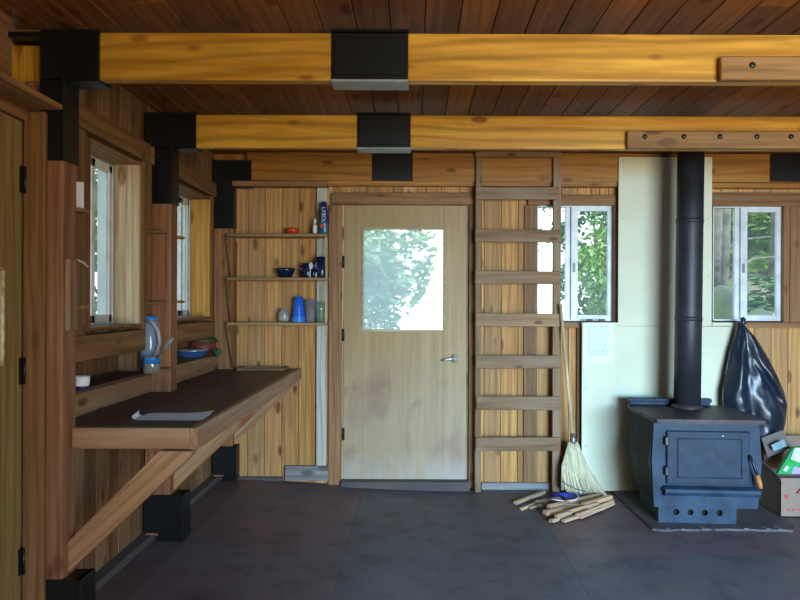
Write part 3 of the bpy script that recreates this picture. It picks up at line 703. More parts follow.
for px, dd, sz, lab in ((310, 5.055, 1, 'white spoon standing bowl-up against the navy mugs'), (316, 5.04, .8, 'thin white utensil leaning on the tallest navy mug')):
    x = shelf_x(px, dd); z = SZ[1]; e = thing('spoon', lab, 'spoon', (x, dd, z))
    m = MB(); m.tube([(x, dd, z), (x + .004 * (px > 312), dd + .01, z + .06)], .005, 6); m.build('spoon_handle', M_WPL, e)
    m = MB(); m.lathe([(0, -.026 * sz), (.012 * sz, -.02 * sz), (.019 * sz, 0), (.014 * sz, .02 * sz), (0, .026 * sz)], 12, M=Matrix.Translation((x + .004, dd + .012, z + .085)) @ Matrix.Diagonal((1, .3, 1, 1))); m.build('spoon_bowl', M_WPL, e)
# lower shelf
z = SZ[2]; x = shelf_x(284)
e = thing('glass_jar', 'small round clear glass jar at the left of the lowest wall shelf', 'jar', (x, 5.09, z))
lathe_obj('jar_body', [(.03, 0), (.040, .01), (.045, .045), (.036, .078), (.026, .088), (.030, .098), (.027, .098), (.022, .086), (.03, .07), (.038, .04), (0, .01)], M_CLEAR, (x, 5.09, z), e)
lathe_obj('jar_contents', [(0.001, .008), (.032, .012), (.036, .04), (0, .055)], M_WPL, (x, 5.09, z), e)
x = shelf_x(299)
for k in range(6):
    zz = z + .018 * k + (0 if k < 1 else 0)
    mt = M_BLUE2 if k < 2 else M_BLUE
    o = lathe_obj('plastic_cup', [(.050 - .0025 * k, 0), (.0505 - .0025 * k, .008), (.0355 - .0015 * k, .085 if k < 5 else .10), (.0, .086 if k < 5 else .101)], mt, (x, 5.085, z + .017 * k - (.0 if k == 0 else 0)), None)
    tag(o, ['lowest and paler blue plastic cup of the upside-down stack on the lowest shelf', 'paler blue plastic cup second from the bottom of the upside-down stack', 'deep blue plastic cup third from the bottom of the upside-down stack', 'deep blue plastic cup in the upper middle of the upside-down stack', 'deep blue plastic cup just under the topmost of the stack', 'topmost deep blue plastic cup of the upside-down stack'][k], 'cup', 'blue cups stacked upside down on the lowest shelf')
x = shelf_x(310.5)
o = lathe_obj('tumbler', [(.033, 0), (.036, .01), (.042, .165), (.040, .165), (.034, .012), (0, .01)], M_FROST, (x, 5.09, z)); tag(o, 'tall frosted lilac tumbler right of the blue cup stack', 'tumbler')
x = shelf_x(321)
e = thing('drinking_glass', 'pale green glass at the right end of the lowest wall shelf', 'glass', (x, 5.08, z))
lathe_obj('glass_body', [(.030, 0), (.033, .008), (.036, .09), (.044, .145), (.042, .145), (.034, .09), (.03, .01), (0, .01)], M_GGLASS, (x, 5.08, z), e)

# ------------------------------------------------------------------ things on the counter and ledges
# newspaper sheet with a curled end
def sheet(name, fn, nu, nv, mat, parent=None, thick=.0015, origin=None):
    vs = [fn(i / nu, j / nv) for i in range(nu + 1) for j in range(nv + 1)]; fs = []
    for i in range(nu):
        for j in range(nv):
            a = i * (nv + 1) + j; fs.append((a, a + nv + 1, a + nv + 2, a + 1))
    n = len(vs); vs2 = vs + [Vector(v) - Vector((0, 0, thick)) if name != 'garbage' else v for v in vs]
    fs2 = fs + [tuple(k + n for k in f[::-1]) for f in fs]
    m = MB(); m.raw(vs2, fs2, 0, 'x', True); return m.build(name, mat, parent, origin)
ca = Vector((-1.165, 3.04, 0)); cb = Vector((-.885, 3.08, 0)); cc = Vector((-.875, 2.885, 0)); cd = Vector((-1.155, 2.89, 0))
def pf(u, v):
    a = cd.lerp(cc, u); b = ca.lerp(cb, u); p = a.lerp(b, v)
    p.z = TZ + .006 + (.008 * max(0, u - .8) / .2 * v) + .0012 * math.sin(u * 9) * v
    return p
e = thing('newspaper', 'pale blue-white folded paper with a curled end lying on the counter', 'paper', (-1.05, 2.95, TZ))
sheet('top_sheet', pf, 14, 6, M_PAPER, e)
def pf2(u, v):
    a = u * 2.2; r = .011 * (1 + .5 * v)
    return Vector((-1.158 - r * math.sin(a) * 1.5, 2.90 + v * .09, TZ + .004 + r * (1 - math.cos(a))))
sheet('curled_end', pf2, 10, 4, M_PAPER, e)
sheet('bottom_sheet', lambda u, v: Vector((-1.16 + u * .27, 2.895 + v * .15, TZ + .0018)), 4, 4, M_PAPER, e, thick=.001)
# tray at far end
e = thing('baking_tray', 'flat metal tray lying at the far end of the counter by the back wall', 'tray', (P(262, 368, 5.05)[0], 5.06, TZ))
x0 = P(238, 368, 5.0)[0]; x1 = P(287, 368, 5.05)[0]
m = MB(); m.box(x0, x1, 4.97, 5.13, TZ + .001, TZ + .007, 'x', .002)
m.build('tray_base', M_DARKB, e)
m = MB()
for q in ((x0, x1, 4.965, 4.975), (x0, x1, 5.125, 5.135), (x0, x0 + .01, 4.97, 5.13), (x1 - .01, x1, 4.97, 5.13)): m.box(q[0], q[1], q[2], q[3], TZ + .001, TZ + .022, 'x', .002)
m.build('tray_rim', M_SHELF, e)
# white cup on near ledge
x = -1.43
e = thing('small_cup', 'small white cup with a dark base on the ledge beside the nearest post', 'cup', (x, 3.0, 1.003))
lathe_obj('cup_body', [(.026, .012), (.03, .02), (.032, .055), (.029, .055), (.025, .02), (0, .018)], M_PAPER, (x, 3.0, 1.003), e)
lathe_obj('cup_base', [(.030, 0), (.030, .012), (.02, .013)], M_CAN, (x, 3.0, 1.003), e, closed=True)
# blue water jug with big handle, jar with utensil
x, _ = P(153, 345, 3.75); z = 1.020; y = 3.755
e = thing('water_jug', 'translucent blue water jug with a curved grey handle in front of the middle post', 'jug', (x, y, z))
lathe_obj('jug_body', [(.042, 0), (.050, .01), (.052, .12), (.050, .21), (.036, .255), (.030, .26), (.026, .25), (.045, .2), (.045, .02), (0, .01)], M_CLEARB, (x - .018, y, z), e)
lathe_obj('jug_lid', [(.036, .25), (.040, .256), (.038, .275), (.02, .282)], M_BLUE2, (x - .018, y, z), e, closed=True)
m = MB(); m.tube([(x - .01, y - .05, z + .255), (x + .02, y - .055, z + .245), (x + .046, y - .055, z + .20), (x + .055, y - .055, z + .14), (x + .04, y - .055, z + .09), (x + .012, y - .048, z + .065)], .010, 8)
m.build('handle', plain('grey_plastic', (.45, .46, .48), .4), e)
x2 = P(152, 365, 3.66)[0]
e = thing('utensil_jar', 'clear jar with a blue label standing before the blue jug', 'jar', (x2 - .0, 3.70, 1.003))
lathe_obj('jar_body', [(.038, 0), (.042, .008), (.042, .08), (.036, .09), (.034, .09), (.038, .078), (.038, .01), (0, .01)], M_CLEAR, (x2, 3.655, 1.003), e)
lathe_obj('jar_label', [(.043, .052), (.043, .082)], M_BLUE2, (x2, 3.655, 1.003), e)
m = MB(); p0 = PV(156, 360, 3.64); p1 = PV(161, 352, 3.60); p2 = PV(173, 338, 3.58)
e = thing('kitchen_knife', 'dark-handled utensil leaning out of the jar by the middle post', 'utensil', p0)
m.tube([p0, p1], .004, 6); m.build('blade', M_TRAY, e)
m = MB(); m.tube([p1, (p1 + p2) / 2, p2], .009, 8, rs=[.007, .010, .008]); m.build('handle', M_GREYF, e)
# blue pan, green cloth, pot
x, _ = P(192, 352, 4.72); x = -1.535; z = .996
e = thing('frying_pan', 'shallow blue-rimmed enamel pan on the ledge under the farther side window', 'pan', (x, 4.80, z))
lathe_obj('pan_body', [(.07, 0), (.088, .01), (.104, .045), (.108, .047), (.102, .045), (.085, .014), (0, .010)], plain('blue_white_enamel', (.05, .16, .42), .2), (x, 4.80, z), e, 28)
lathe_obj('pan_lid', [(.102, .046), (.06, .056), (.02, .060), (0, .062)], M_CHROME, (x, 4.80, z), e, 28)
x = -1.525
e = thing('cooking_pot', 'red-brown pot with a dark green lid in the corner behind the blue pan', 'pot', (x, 5.02, z))
lathe_obj('pot_body', [(.075, 0), (.085, .01), (.092, .10), (.088, .10), (.08, .015), (0, .01)], M_CLAY, (x, 5.02, z), e, 24)
m = MB(); m.lathe([(.100, .098), (.102, .106), (.088, .125), (.04, .145), (0, .147)], 9, M=Matrix.Translation((x, 5.02, z)) @ Matrix.Rotation(.05, 4, 'Y')); m.build('pot_lid', M_OLIVE, e)
def gf(u, v):
    return Vector((-1.53 + u * .13, 4.90 + v * .18, z + .030 + .02 * math.sin(u * 9 + v * 4) * math.sin(v * 5 + 1) - (.03 if u > .92 else 0)))
o = sheet('green_cloth', gf, 16, 12, M_GREENL, None, .003); tag(o, 'crumpled bright green cloth on the ledge beside the blue pan', 'cloth')

# ------------------------------------------------------------------ ladder against the wall
e = thing('wooden_ladder', 'weathered wooden ladder with wide flat rungs between the door and window', 'ladder', (P(518, 490, 5.1)[0], 5.08, 0))
for (a0, a1) in ((475.5, 481.5), (553, 561)):
    a = R(a0, 152, a1, 490, 5.06); MB().box(a[0], a[1], 5.062, 5.10, 0.004, a[3], 'z', .004).build('rail', M_LADDER, e)
for (ya, yb) in ((187, 199.5), (229.5, 242), (271, 284), (313.5, 326.5), (355.5, 368.5), (396.5, 410), (437.5, 451)):
    a = R(475.5 + random.uniform(-.5, 1), ya, 560.5 + random.uniform(-1, .5), yb, 5.04)
    MB().box(a[0], a[1], 5.037, 5.062, a[2], a[3], 'x', .004, M=Matrix.Translation(((a[0] + a[1]) / 2, 0, a[2])) @ Matrix.Rotation(random.uniform(-.008, .008), 4, 'Y') @ Matrix.Translation((-(a[0] + a[1]) / 2, 0, -a[2]))).build('rung', M_LADDER, e)
a = R(475.5, 151.5, 560, 157, 5.05); MB().box(a[0], a[1], 5.045, 5.09, a[2], a[3], 'x', .003).build('top_rung', M_LADDER, e)

# ------------------------------------------------------------------ white cement board behind the stove
e = thing('heat_shield_board', 'white cement board sheets on the wall behind the stove', 'board', (P(660, 488, 5.17)[0], 5.17, 0))
def board(x0, y0, x1, y1, zb=None):
    a = R(x0, y0, x1, y1, 5.085); z0 = a[2] if zb is None else zb
    o = MB().box(a[0], a[1], 5.085, 5.099, z0, a[3], 'z', .001).build('board_panel', M_PANEL, e)
    for xx in (a[0] + .03, a[1] - .03):
        zz = a[3] - .03
        while zz > z0 + .02 and a[3] - z0 > .1:
            m = MB(); m.lathe([(.005, 0), (.004, .002)], 8, M=Matrix.Translation((xx, 5.085, zz)) @ Matrix.Rotation(math.radians(90), 4, 'X'), closed=True); zz -= .42
            m.build('screw', M_INK, o)
board(618.5, 157, 681, 326); board(681.5, 157, 712, 326); board(582, 326.3, 741, 400, zb=.012); board(582, 322.5, 618.3, 326)
board(712.3, 322.5, 741, 326)
# notice
e = thing('paper_notice', 'white typed paper notice in a plastic sleeve below the middle window', 'notice', (P(598, 362, 5.15)[0], 5.16, 1.0))
a = R(583, 322.5, 613.5, 362.5, 5.078); MB().box(a[0], a[1], 5.078, 5.083, a[2], a[3], 'x', .001).build('sheet', M_PAPER, e)
m = MB(); zz = a[3] - .03
while zz > a[2] + .04:
    xx = a[0] + .035
    while xx < a[1] - .05:
        l = random.uniform(.012, .03); m.box(xx, xx + l, 5.0765, 5.079, zz, zz + .004); xx += l + .006
    zz -= .013
m.build('printed_lines', M_INK, e)
for px in (589.5, 602):
    x, z0 = P(px, 320, 5.08); o = MB().box(x - .022, x + .022, 5.07, 5.10, z0 - .008, z0 + .008, 'x', .005).build('clip', M_HINGE, e)

# ------------------------------------------------------------------ wood stove
sd = 4.31; cx = P(706, 460, sd)[0]
TH = Matrix.Translation((cx, sd, 0)) @ Matrix.Rotation(math.radians(-4.0), 4, 'Z')
e = thing('wood_stove', 'grey-blue iron wood stove with a black pipe rising to the ceiling', 'stove', (cx, sd + .28, .014))
hw = .315
prof = [(-hw, .64), (-hw - .012, .40), (-hw + .004, .118), (hw - .004, .118), (hw + .018, .40), (hw, .64)]
m = MB(); m.prism(prof, 0, .02, M=TH); m.build('front_plate', M_STOVE, e)
prof2 = [(-hw + .006, .64), (-hw - .03, .40), (-hw + .02, .13), (hw - .02, .13), (hw + .03, .40), (hw - .006, .64)]
m = MB(); n = 6
vs = []
for y, k in ((.018, 0), (.30, 1), (.55, .55)):
    for (a, b) in prof2: vs.append((a + (.015 * k if a > 0 else -.015 * k), y, b))
fs = [(5, 4, 3, 2, 1, 0), (12, 13, 14, 15, 16, 17)] + [(r * 6 + i, r * 6 + (i + 1) % 6, (r + 1) * 6 + (i + 1) % 6, (r + 1) * 6 + i) for r in range(2) for i in range(6)]
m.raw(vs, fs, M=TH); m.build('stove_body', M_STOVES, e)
# top plate with clipped corners, raised back rail
tp = [(-.29, -.075), (.30, -.075), (.335, -.05), (.335, .20), (.30, .52), (.26, .57), (-.30, .57), (-.355, .52), (-.355, .30), (-.30, -.05)]
tp = [(-.315, -.07), (.325, -.07), (.355, -.045), (.34, .25), (.30, .56), (-.345, .56), (-.355, .50), (-.345, .25), (-.33, -.05)]
m = MB(); m.prism(tp, .648, .672, M=TH, plane='xy'); m.prism([(a * .93, b * .93 + .02) for a, b in tp], .640, .650, M=TH, plane='xy'); m.build('top_plate', M_RUST, e)
m = MB(); m.box(-.345, .20, .505, .535, .672, .715, 'x', .010, M=TH); m.box(-.355, .21, .50, .57, .695, .722, 'x', .010, M=TH); m.build('back_rail', M_STOVE, e)
# door
def Q(px, py): # pixel on stove front -> local
    x, z = P(px, py, sd - .01); return x - cx, z
dx0, dz1 = Q(667.5, 431); dx1, dz0 = Q(748, 484.5)
m = MB(); m.box(dx0, dx1, -.022, .004, dz0, dz1, 'x', .005, M=TH); dd = m.build('stove_door', M_STOVED, e)
ix0, iz1 = Q(677.5, 438); ix1, iz0 = Q(740.5, 478)
m = MB(); t = .007
for q in ((ix0, ix1, iz1 - t, iz1), (ix0, ix1, iz0, iz0 + t), (ix0, ix0 + t, iz0, iz1), (ix1 - t, ix1, iz0, iz1)): m.box(q[0], q[1], -.028, -.018, q[2], q[3], 'x', .003, M=TH)
m.build('door_moulding', M_STOVE, dd)
for py in (441, 471):
    x, zz = Q(667, py); m = MB(); m.box(x - .012, x + .012, -.034, .0, zz - .028, zz + .028, 'z', .005, M=TH); m.build('hinge', M_HINGE, dd)
x, zz = Q(721.5, 435.5); m = MB(); m.lathe([(.007, 0), (.006, .006)], 10, M=TH @ Matrix.Translation((x, -.022, zz)) @ Matrix.Rotation(math.radians(90), 4, 'X'), closed=True); m.build('rivet', M_CHROME, dd)
m = MB(); p = [Q(747, 455), Q(749, 461), Q(751, 468), Q(753.5, 474)]
m.tube([TH @ Vector((p[0][0], -.01, p[0][1])), TH @ Vector((p[0][0], -.045, p[0][1])), TH @ Vector((p[1][0], -.055, p[1][1])), TH @ Vector((p[2][0], -.058, p[2][1])), TH @ Vector((p[3][0], -.06, p[3][1]))], .009, 8)
m.build('door_latch', M_HINGE, dd)
q0 = Q(752.5, 472); q1 = Q(755.5, 485)
m = MB(); m.tube([TH @ Vector((q0[0], -.06, q0[1])), TH @ Vector(((q0[0] + q1[0]) / 2, -.062, (q0[1] + q1[1]) / 2)), TH @ Vector((q1[0], -.062, q1[1]))], .014, 10, rs=[.011, .016, .014], ax='z')
m.build('wooden_grip', M_ORANGE, dd)
# ash lip
lx0, lz1 = Q(663, 486); lx1, lz0 = Q(762, 496)
m = MB(); m.prism([(-.05, lz1 - .034), (-.05, lz1 - .014), (.0, lz1), (.0, lz0 - .004), (-.04, lz0 + .004)], lx0 + .01, lx1 - .03, M=TH, plane='yz', ax='x'); m.build('ash_lip', M_STOVE, e)
x, zz = Q(664.5, 489); m = MB(); m.lathe([(.006, 0), (.006, .02), (.012, .024), (.010, .034)], 12, M=TH @ Matrix.Translation((x, 0, zz)) @ Matrix.Rotation(math.radians(90), 4, 'X'), closed=True); m.build('damper_knob', M_HINGE, e)
# plinth with four round air holes
px0 = Q(661, 510)[0]; px1 = Q(737.5, 510)[0]; pz0 = .016; pz1 = .125
m = MB(); holes = [Q(px, 514) for px in (678.5, 692.5, 706.5, 721)]
cuts = [px0] + [(holes[i][0] + holes[i + 1][0]) / 2 for i in range(3)] + [px1]; hr = .019; hz = .083; ns = 16
for i in range(4):
    a0, a1 = cuts[i], cuts[i + 1]; hx = holes[i][0]; vs = []
    for k in range(ns):
        t = 2 * math.pi * k / ns; c, s_ = math.cos(t), math.sin(t)
        sx = (a1 - hx) / c if c > 1e-6 else ((a0 - hx) / c if c < -1e-6 else 1e9); sz = (pz1 - hz) / s_ if s_ > 1e-6 else ((pz0 - hz) / s_ if s_ < -1e-6 else 1e9)
        q = min(sx, sz); vs.append((hx + c * q, .02, hz + s_ * q))
    for yy in (.02, .045):
        for k in range(ns):
            t = 2 * math.pi * k / ns; vs.append((hx + hr * math.cos(t), yy, hz + hr * math.sin(t)))
    fs = [(k, (k + 1) % ns, ns + (k + 1) % ns, ns + k) for k in range(ns)] + [(ns + k, ns + (k + 1) % ns, 2 * ns + (k + 1) % ns, 2 * ns + k) for k in range(ns)]
    # corner fills
    m.raw(vs, fs, 0, 'x', M=TH)
    for (xx, zz2) in ((a0, pz0), (a1, pz0), (a0, pz1), (a1, pz1)):
        near = sorted(range(ns), key=lambda k: (vs[k][0] - xx) ** 2 + (vs[k][2] - zz2) ** 2)[:2]
        m.raw([(xx, .02, zz2), vs[near[0]], vs[near[1]]], [(0, 1, 2)], 0, 'x', M=TH)
m.box(px0, px0 + .004, .021, .5, pz0, pz1, 'x', M=TH); m.box(px1 - .004, px1, .021, .5, pz0, pz1, 'x', M=TH)
m.box(px0 + .004, px1 - .004, .05, .5, pz0 + .002, pz1, 'x', mat=1, M=TH)
m.build('plinth', [M_STOVE, M_HOLE], e)
# pipe
pb = PV(687, 406, 4.72); pt = PV(690, 150, 4.72); pt.z = CZ; pt.x = P(691, 130, 4.72)[0]; pb.z = .672; r = .087
m = MB(); segs = [pb]; m.tube([pb, pb.lerp(pt, .33), pb.lerp(pt, .66), pt], r, 32)
pp = m.build('stove_pipe', M_PIPE, e)
for t in (.335, .70):
    c0 = pb.lerp(pt, t - .008); c1 = pb.lerp(pt, t + .008); m = MB(); m.tube([c0, c1], r + .003, 32); m.build('pipe_joint', M_PIPE, pp)
m = MB(); m.lathe([(.104, 0), (.104, .015), (.092, .03)], 32, ctr=(pb.x, pb.y, .67)); m.build('flue_collar', M_RUST, e)
# hearth
e = thing('hearth_slab', 'dark slab with crumbling edge on the floor under the wood stove', 'hearth', (1.85, 4.7, 0))
m = MB(); pts = [(1.43, 5.16), (1.435, 4.24)]
for k in range(14): pts.append((1.47 + k * .062, 4.225 + random.uniform(-.015, .015)))
pts += [(2.33, 4.30), (2.34, 5.16)]
m.prism(pts[::-1], .001, .014, plane='xy'); m.build('slab', M_HEARTH, e)
m = MB()
for k in range(9):
    xx = random.uniform(1.5, 2.2); s_ = random.uniform(.006, .022); m.box(xx, xx + s_ * 1.8, 4.19 + random.uniform(0, .08), 4.21 + random.uniform(0, .1), .013, .015 + s_ * .3, 'x', .002)
o = m.build('mortar_crumbs', plain('pale_mortar', (.12, .15, .2), .8), e); o['kind'] = 'stuff'

# ------------------------------------------------------------------ black bag hanging from the window sill
e = thing('garbage_bag', 'large black plastic bag hanging from the right window sill beside the stove', 'bag', PV(757, 445, 5.05))
outl = [(322, 741, 745), (328, 739.5, 750), (337, 737, 758), (350, 733, 766), (364, 730, 773), (378, 727, 780), (392, 724, 786), (404, 724, 789), (414, 727, 788), (424, 731, 786), (434, 735, 783), (444, 738, 778), (450, 742, 772)]
NS = 64; vs = []; fs = []
rows = []
for j in range(len(outl) - 1):
    for t in (0, .25, .5, .75): rows.append([outl[j][k] * (1 - t) + outl[j + 1][k] * t for k in range(3)])
rows.append(list(outl[-1])); T = len(rows)
for j, (py, xa, xb) in enumerate(rows):
    t = j / (T - 1); dep = .012 + .085 * math.sin(min(1, t * 1.15) * math.pi * .62) ** .8
    if t > .93: dep *= 1 - (t - .93) * 6
    for k in range(NS):
        a = 2 * math.pi * k / NS; u = math.cos(a)
        px = (xa + xb) / 2 + (xb - xa) / 2 * u
        nq = Vector((u * 2.2 - t * 1.5, t * 4.5 + u, .7)); fold = .012 * math.sin(6 * u + 3 * t + 1.2) * min(1, t * 4) + (.030 * mnoise.noise(nq) + .02 * (abs(mnoise.noise(nq * 2.3)) - .2)) * min(1, t * 4)
        front = math.sin(a) < 0
        # diagonal slit fold from (757,365) to (782,405)
        s0 = (py - 362) / 45; cxs = 755 + 27 * s0; dsl = px - cxs
        slit = 0
        if 0 < s0 < 1 and front: slit = .05 * math.exp(-(dsl / 2.2) ** 2) * math.sin(math.pi * s0) - .03 * math.exp(-((dsl - 4.5) / 2.5) ** 2) * math.sin(math.pi * s0)
        y = 5.02 - dep * .4 + math.sin(a) * dep + (fold + slit if front else 0)
        x, z = P(px, py, 4.96); vs.append((x, min(y, 5.078), z))
for j in range(T - 1):
    for k in range(NS):
        k2 = (k + 1) % NS; fs.append((j * NS + k, j * NS + k2, (j + 1) * NS + k2, (j + 1) * NS + k))
fs.append(tuple(range(NS))[::-1]); fs.append(tuple((T - 1) * NS + k for k in range(NS)))
m = MB(); m.raw(vs, fs, 0, 'z', True); m.build('bag_body', M_BAG, e)
m = MB()
m.lathe([(.004, -.02), (.022, 0), (.016, .012), (.02, .03), (.004, .045)], 10, ctr=tuple(PV(743, 323, 5.05))); m.build('knotted_top', M_BAG, e)

# ------------------------------------------------------------------ cardboard box
bx0, bx1, by0, by1, bz = 2.352, 2.86, 4.51, 4.88, .253
e = thing('cardboard_box', 'open brown cardboard box on the floor right of the stove', 'box', ((bx0 + bx1) / 2, (by0 + by1) / 2, 0))
m = MB(); t = .005
m.box(bx0, bx1, by0, by0 + t, .002, bz); m.box(bx0, bx1, by1 - t, by1, .002, bz); m.box(bx0, bx0 + t, by0, by1, .002, bz); m.box(bx1 - t, bx1, by0, by1, .002, bz); m.box(bx0, bx1, by0, by1, .002, .008)
m.build('box_body', M_CARD, e)
def flap(pts, mat, nm='flap'):
    a, b, c, d_ = [Vector(p) for p in pts]; nrm = (b - a).cross(d_ - a).normalized() * .004
    m = MB(); vs = [a, b, c, d_, a + nrm, b + nrm, c + nrm, d_ + nrm]
    m.raw(vs, [(0, 1, 2, 3), (7, 6, 5, 4), (0, 4, 5, 1), (1, 5, 6, 2), (2, 6, 7, 3), (3, 7, 4, 0)]); return m.build(nm, mat, e)
flap([(bx0 + .003, by0 + .02, bz), (bx0 + .003, by1, bz), (bx0 - .01, by1 - .03, bz + .08), (bx0 - .005, by0 + .20, bz + .05)], M_CARDI)
fl = flap([PV(768, 457.5, 4.80), PV(790.5, 448, 4.74), PV(783, 430, 4.80), PV(761.5, 438, 4.85)], M_CARDI)
flap([(bx0 + .08, by1, bz), (bx1, by1, bz), (bx1, by1 + .08, bz + .19), (bx0 + .1, by1 + .06, bz + .19)], M_CARD)
flap([(bx0, by0, bz), (bx1, by0, bz), (bx1, by0 - .012, bz - .03), (bx0, by0 - .012, bz - .03)], M_CARD)
m = MB(); ps = [PV(768.5, 444, 4.80), PV(781, 438.5, 4.75), PV(784, 445, 4.74), PV(771.5, 450, 4.785)]
m.raw([p - Vector((0, .035, 0)) for p in ps] + [p - Vector((0, .030, 0)) for p in ps], [(0, 1, 2, 3), (7, 6, 5, 4), (0, 4, 5, 1), (1, 5, 6, 2), (2, 6, 7, 3), (3, 7, 4, 0)]); m.build('flap_label', M_INK, e)
m = MB()
for k in range(5):
    x, z = P(787 + k * 5, 510.5, by0); m = MB(); m.box(x, x + .02, by0 - .002, by0 + .001, z, z + .012); m.build('red_print', M_REDP, e)
m = MB()
m.box(*[P(784, 497, by0)[0], P(788, 497, by0)[0]], by0 - .002, by0 + .001, P(784, 499, by0)[1], P(784, 494, by0)[1])
m.build('red_print', M_REDP, e)
m = MB(); m.prism([P(795.5, 493, by0), P(812, 493, by0), P(812, 487, by0), P(801, 487, by0)], by0 - .0155, by0 - .0015); m.build('red_arrow', M_REDP, e)
e = thing('green_carton', 'bright green and white printed carton sticking out of the cardboard box', 'carton', (2.6, 4.65, .012))
GM = Matrix.Translation((2.45, 4.62, .23)) @ Matrix.Rotation(math.radians(-33), 4, 'Y')
g = [PV(777.5, 474, 4.56), PV(812, 474, 4.56), PV(812, 446, 4.64), PV(793.5, 447.5, 4.64)]
def slab(ps, off, th, nm, mat, par):
    m = MB(); a = [p + Vector((0, off, 0)) for p in ps]; b = [p + Vector((0, off + th, 0)) for p in ps]
    m.raw(a + b, [tuple(range(len(ps)))[::-1] if False else tuple(range(len(ps))), tuple(range(len(ps), 2 * len(ps)))[::-1]] + [(i, len(ps) + i, len(ps) + (i + 1) % len(ps), (i + 1) % len(ps)) for i in range(len(ps))]); return m.build(nm, mat, par)
slab(g, 0, .03, 'carton_body', M_GREEN, e)
slab([PV(790, 459, 4.60), PV(794.5, 448, 4.635), PV(812, 447, 4.635), PV(812, 467, 4.58)], -.004, .003, 'white_panel', M_WPL, e)
slab([PV(790.5, 474, 4.56), PV(794, 466, 4.58), PV(812, 471, 4.57), PV(812, 474, 4.56)], -.004, .003, 'lilac_panel', M_PURP, e)
slab([PV(783, 470, 4.57), PV(786, 465, 4.58), PV(789, 467, 4.58), PV(786, 472, 4.565)], -.003, .002, 'white_mark', M_WPL, e)

# ------------------------------------------------------------------ broom
e = thing('straw_broom', 'straw broom standing head-down against the ladder and white board', 'broom', PV(583, 495, 4.98))
ht = PV(560.5, 304, 5.02); hb = PV(573, 440, 5.0)
m = MB(); m.tube([ht, ht.lerp(hb, .5), hb], .0115, 12); m.build('broom_handle', M_BHAND, e)
m = MB(); hb2 = PV(573.5, 446, 5.0); m.tube([PV(572.6, 433, 5.0), PV(573, 440, 5.0), hb2], .02, 14, rs=[.017, .022, .026]); m.build('wire_collar', M_TRAY, e)
m = MB(); nst = 260
for k in range(nst):
    u = (k % 52) / 51; v = (k // 52) / 4
    top = PV(568.5 + 9 * u, 443 + random.uniform(-1, 1), 5.0 + (v - .5) * .03)
    mid = PV(562 + 25 * u + random.uniform(-.5, .5), 466, 4.995 + (v - .5) * .075)
    bot = PV(562.5 + 44 * u + random.uniform(-1, 1), 489.5 + 8 * u + random.uniform(-1.5, 1.2), 4.96 + (v - .5) * .085 - .03 * u)
    bot.z = max(bot.z, .01)
    m.tube([top, mid, bot], .0045, 4, rs=[.004, .0055, .003], smooth=False)
m.build('straw_head', M_STRAW, e)
m = MB(); pr = ((443, 568.5, 577.5, .012), (452, 565, 582, .026), (466, 562.8, 586.5, .03), (480, 562.8, 597, .028), (490, 564, 604, .02)); vs = []
for (py, xa, xb, dp) in pr:
    for k in range(16):
        t = 2 * math.pi * k / 16; px = (xa + xb) / 2 + (xb - xa) / 2 * math.cos(t); q = PV(px, py + (max(0, px - 563) * .16 if py > 470 else 0), 4.99); q.y = 4.99 - (py - 443) * .0008 + dp * math.sin(t); vs.append(q)
m.raw(vs, [(r * 16 + k, r * 16 + (k + 1) % 16, (r + 1) * 16 + (k + 1) % 16, (r + 1) * 16 + k) for r in range(4) for k in range(16)] + [tuple(range(16))[::-1], tuple(range(64, 80))], 0, 'z', True); m.build('straw_core', M_STRAW, e)
m = MB(); m.tube([PV(562.0, 480.5, 4.925), PV(566, 484, 4.915), PV(576, 489, 4.90), PV(586, 491.5, 4.90)], .003, 6); m.build('stitching', M_HINGE, e)
# kindling
gr = 'kindling sticks heaped below the broom'
sticks = [((515, 503), (545, 492), .014, 0), ((521, 509), (548, 499), .010, 0), ((530, 508), (546, 503), .010, 0), ((545, 513), (604, 499), .020, .012), ((551, 521), (580, 511), .016, .0),
          ((549, 507), (600, 495), .018, .03), ((563, 521), (603, 508), .014, .0), ((578, 516), (612, 502), .024, .0), ((583, 505), (611, 497), .018, .04), ((556, 516), (590, 505), .012, .03),
          ((535, 502), (565, 497), .014, .012), ((560, 504), (592, 507), .012, .036), ((538, 505), (562, 508), .012, .01), ((570, 511), (598, 503), .012, .045)]
stl = ['long thin stick reaching farthest left out of the kindling heap', 'short thin stick just below the leftmost long one', 'small stub of kindling at the lower left of the heap', 'longest pale kindling stick lying across the front of the heap', 'pale kindling stick nearest the camera, pointing lower left', 'flat pale kindling stick on top in the middle of the heap', 'reddish kindling stick along the right front of the heap', 'thick block of kindling at the right end of the heap', 'kindling block on top at the right, against the broom straw',
       'short kindling stick lying over the front sticks', 'kindling stick at the back left beside the blue wrapper', 'kindling stick lying over the longest one near the white cord', 'thin kindling stick sloping the other way at the heap left', 'uppermost thin kindling stick of the heap, right of centre']
def floor_pt(px, py, z0=0):
    # intersection of the pixel's ray with height z0
    u = px - CX; v = py - CY; v2 = -u * math.sin(ROLL) + v; d_ = (H - z0) * F / v2
    return Vector(((u + v * math.sin(ROLL)) * d_ / F, d_, z0))
for k, (a, b, r, z0) in enumerate(sticks):
    p = floor_pt(a[0], a[1], z0 + r); q = floor_pt(b[0], b[1], z0 + r + (.01 if k % 3 == 0 else 0)); L_ = (q - p).length; tdir = (q - p).normalized()
    Mx = Matrix.Translation(p) @ tdir.to_track_quat('X', 'Z').to_matrix().to_4x4() @ Matrix.Rotation(random.uniform(0, .5), 4, 'X')
    m = MB(); m.prism([(-r, -r * .55), (r * 1.1, -r * .8), (r * .8, r * .6), (-r * .5, r * .75)], 0, L_, plane='yz', ax='x', M=Mx)
    o = m.build('kindling_stick', M_KIND); tag(o, stl[k], 'firewood', gr)
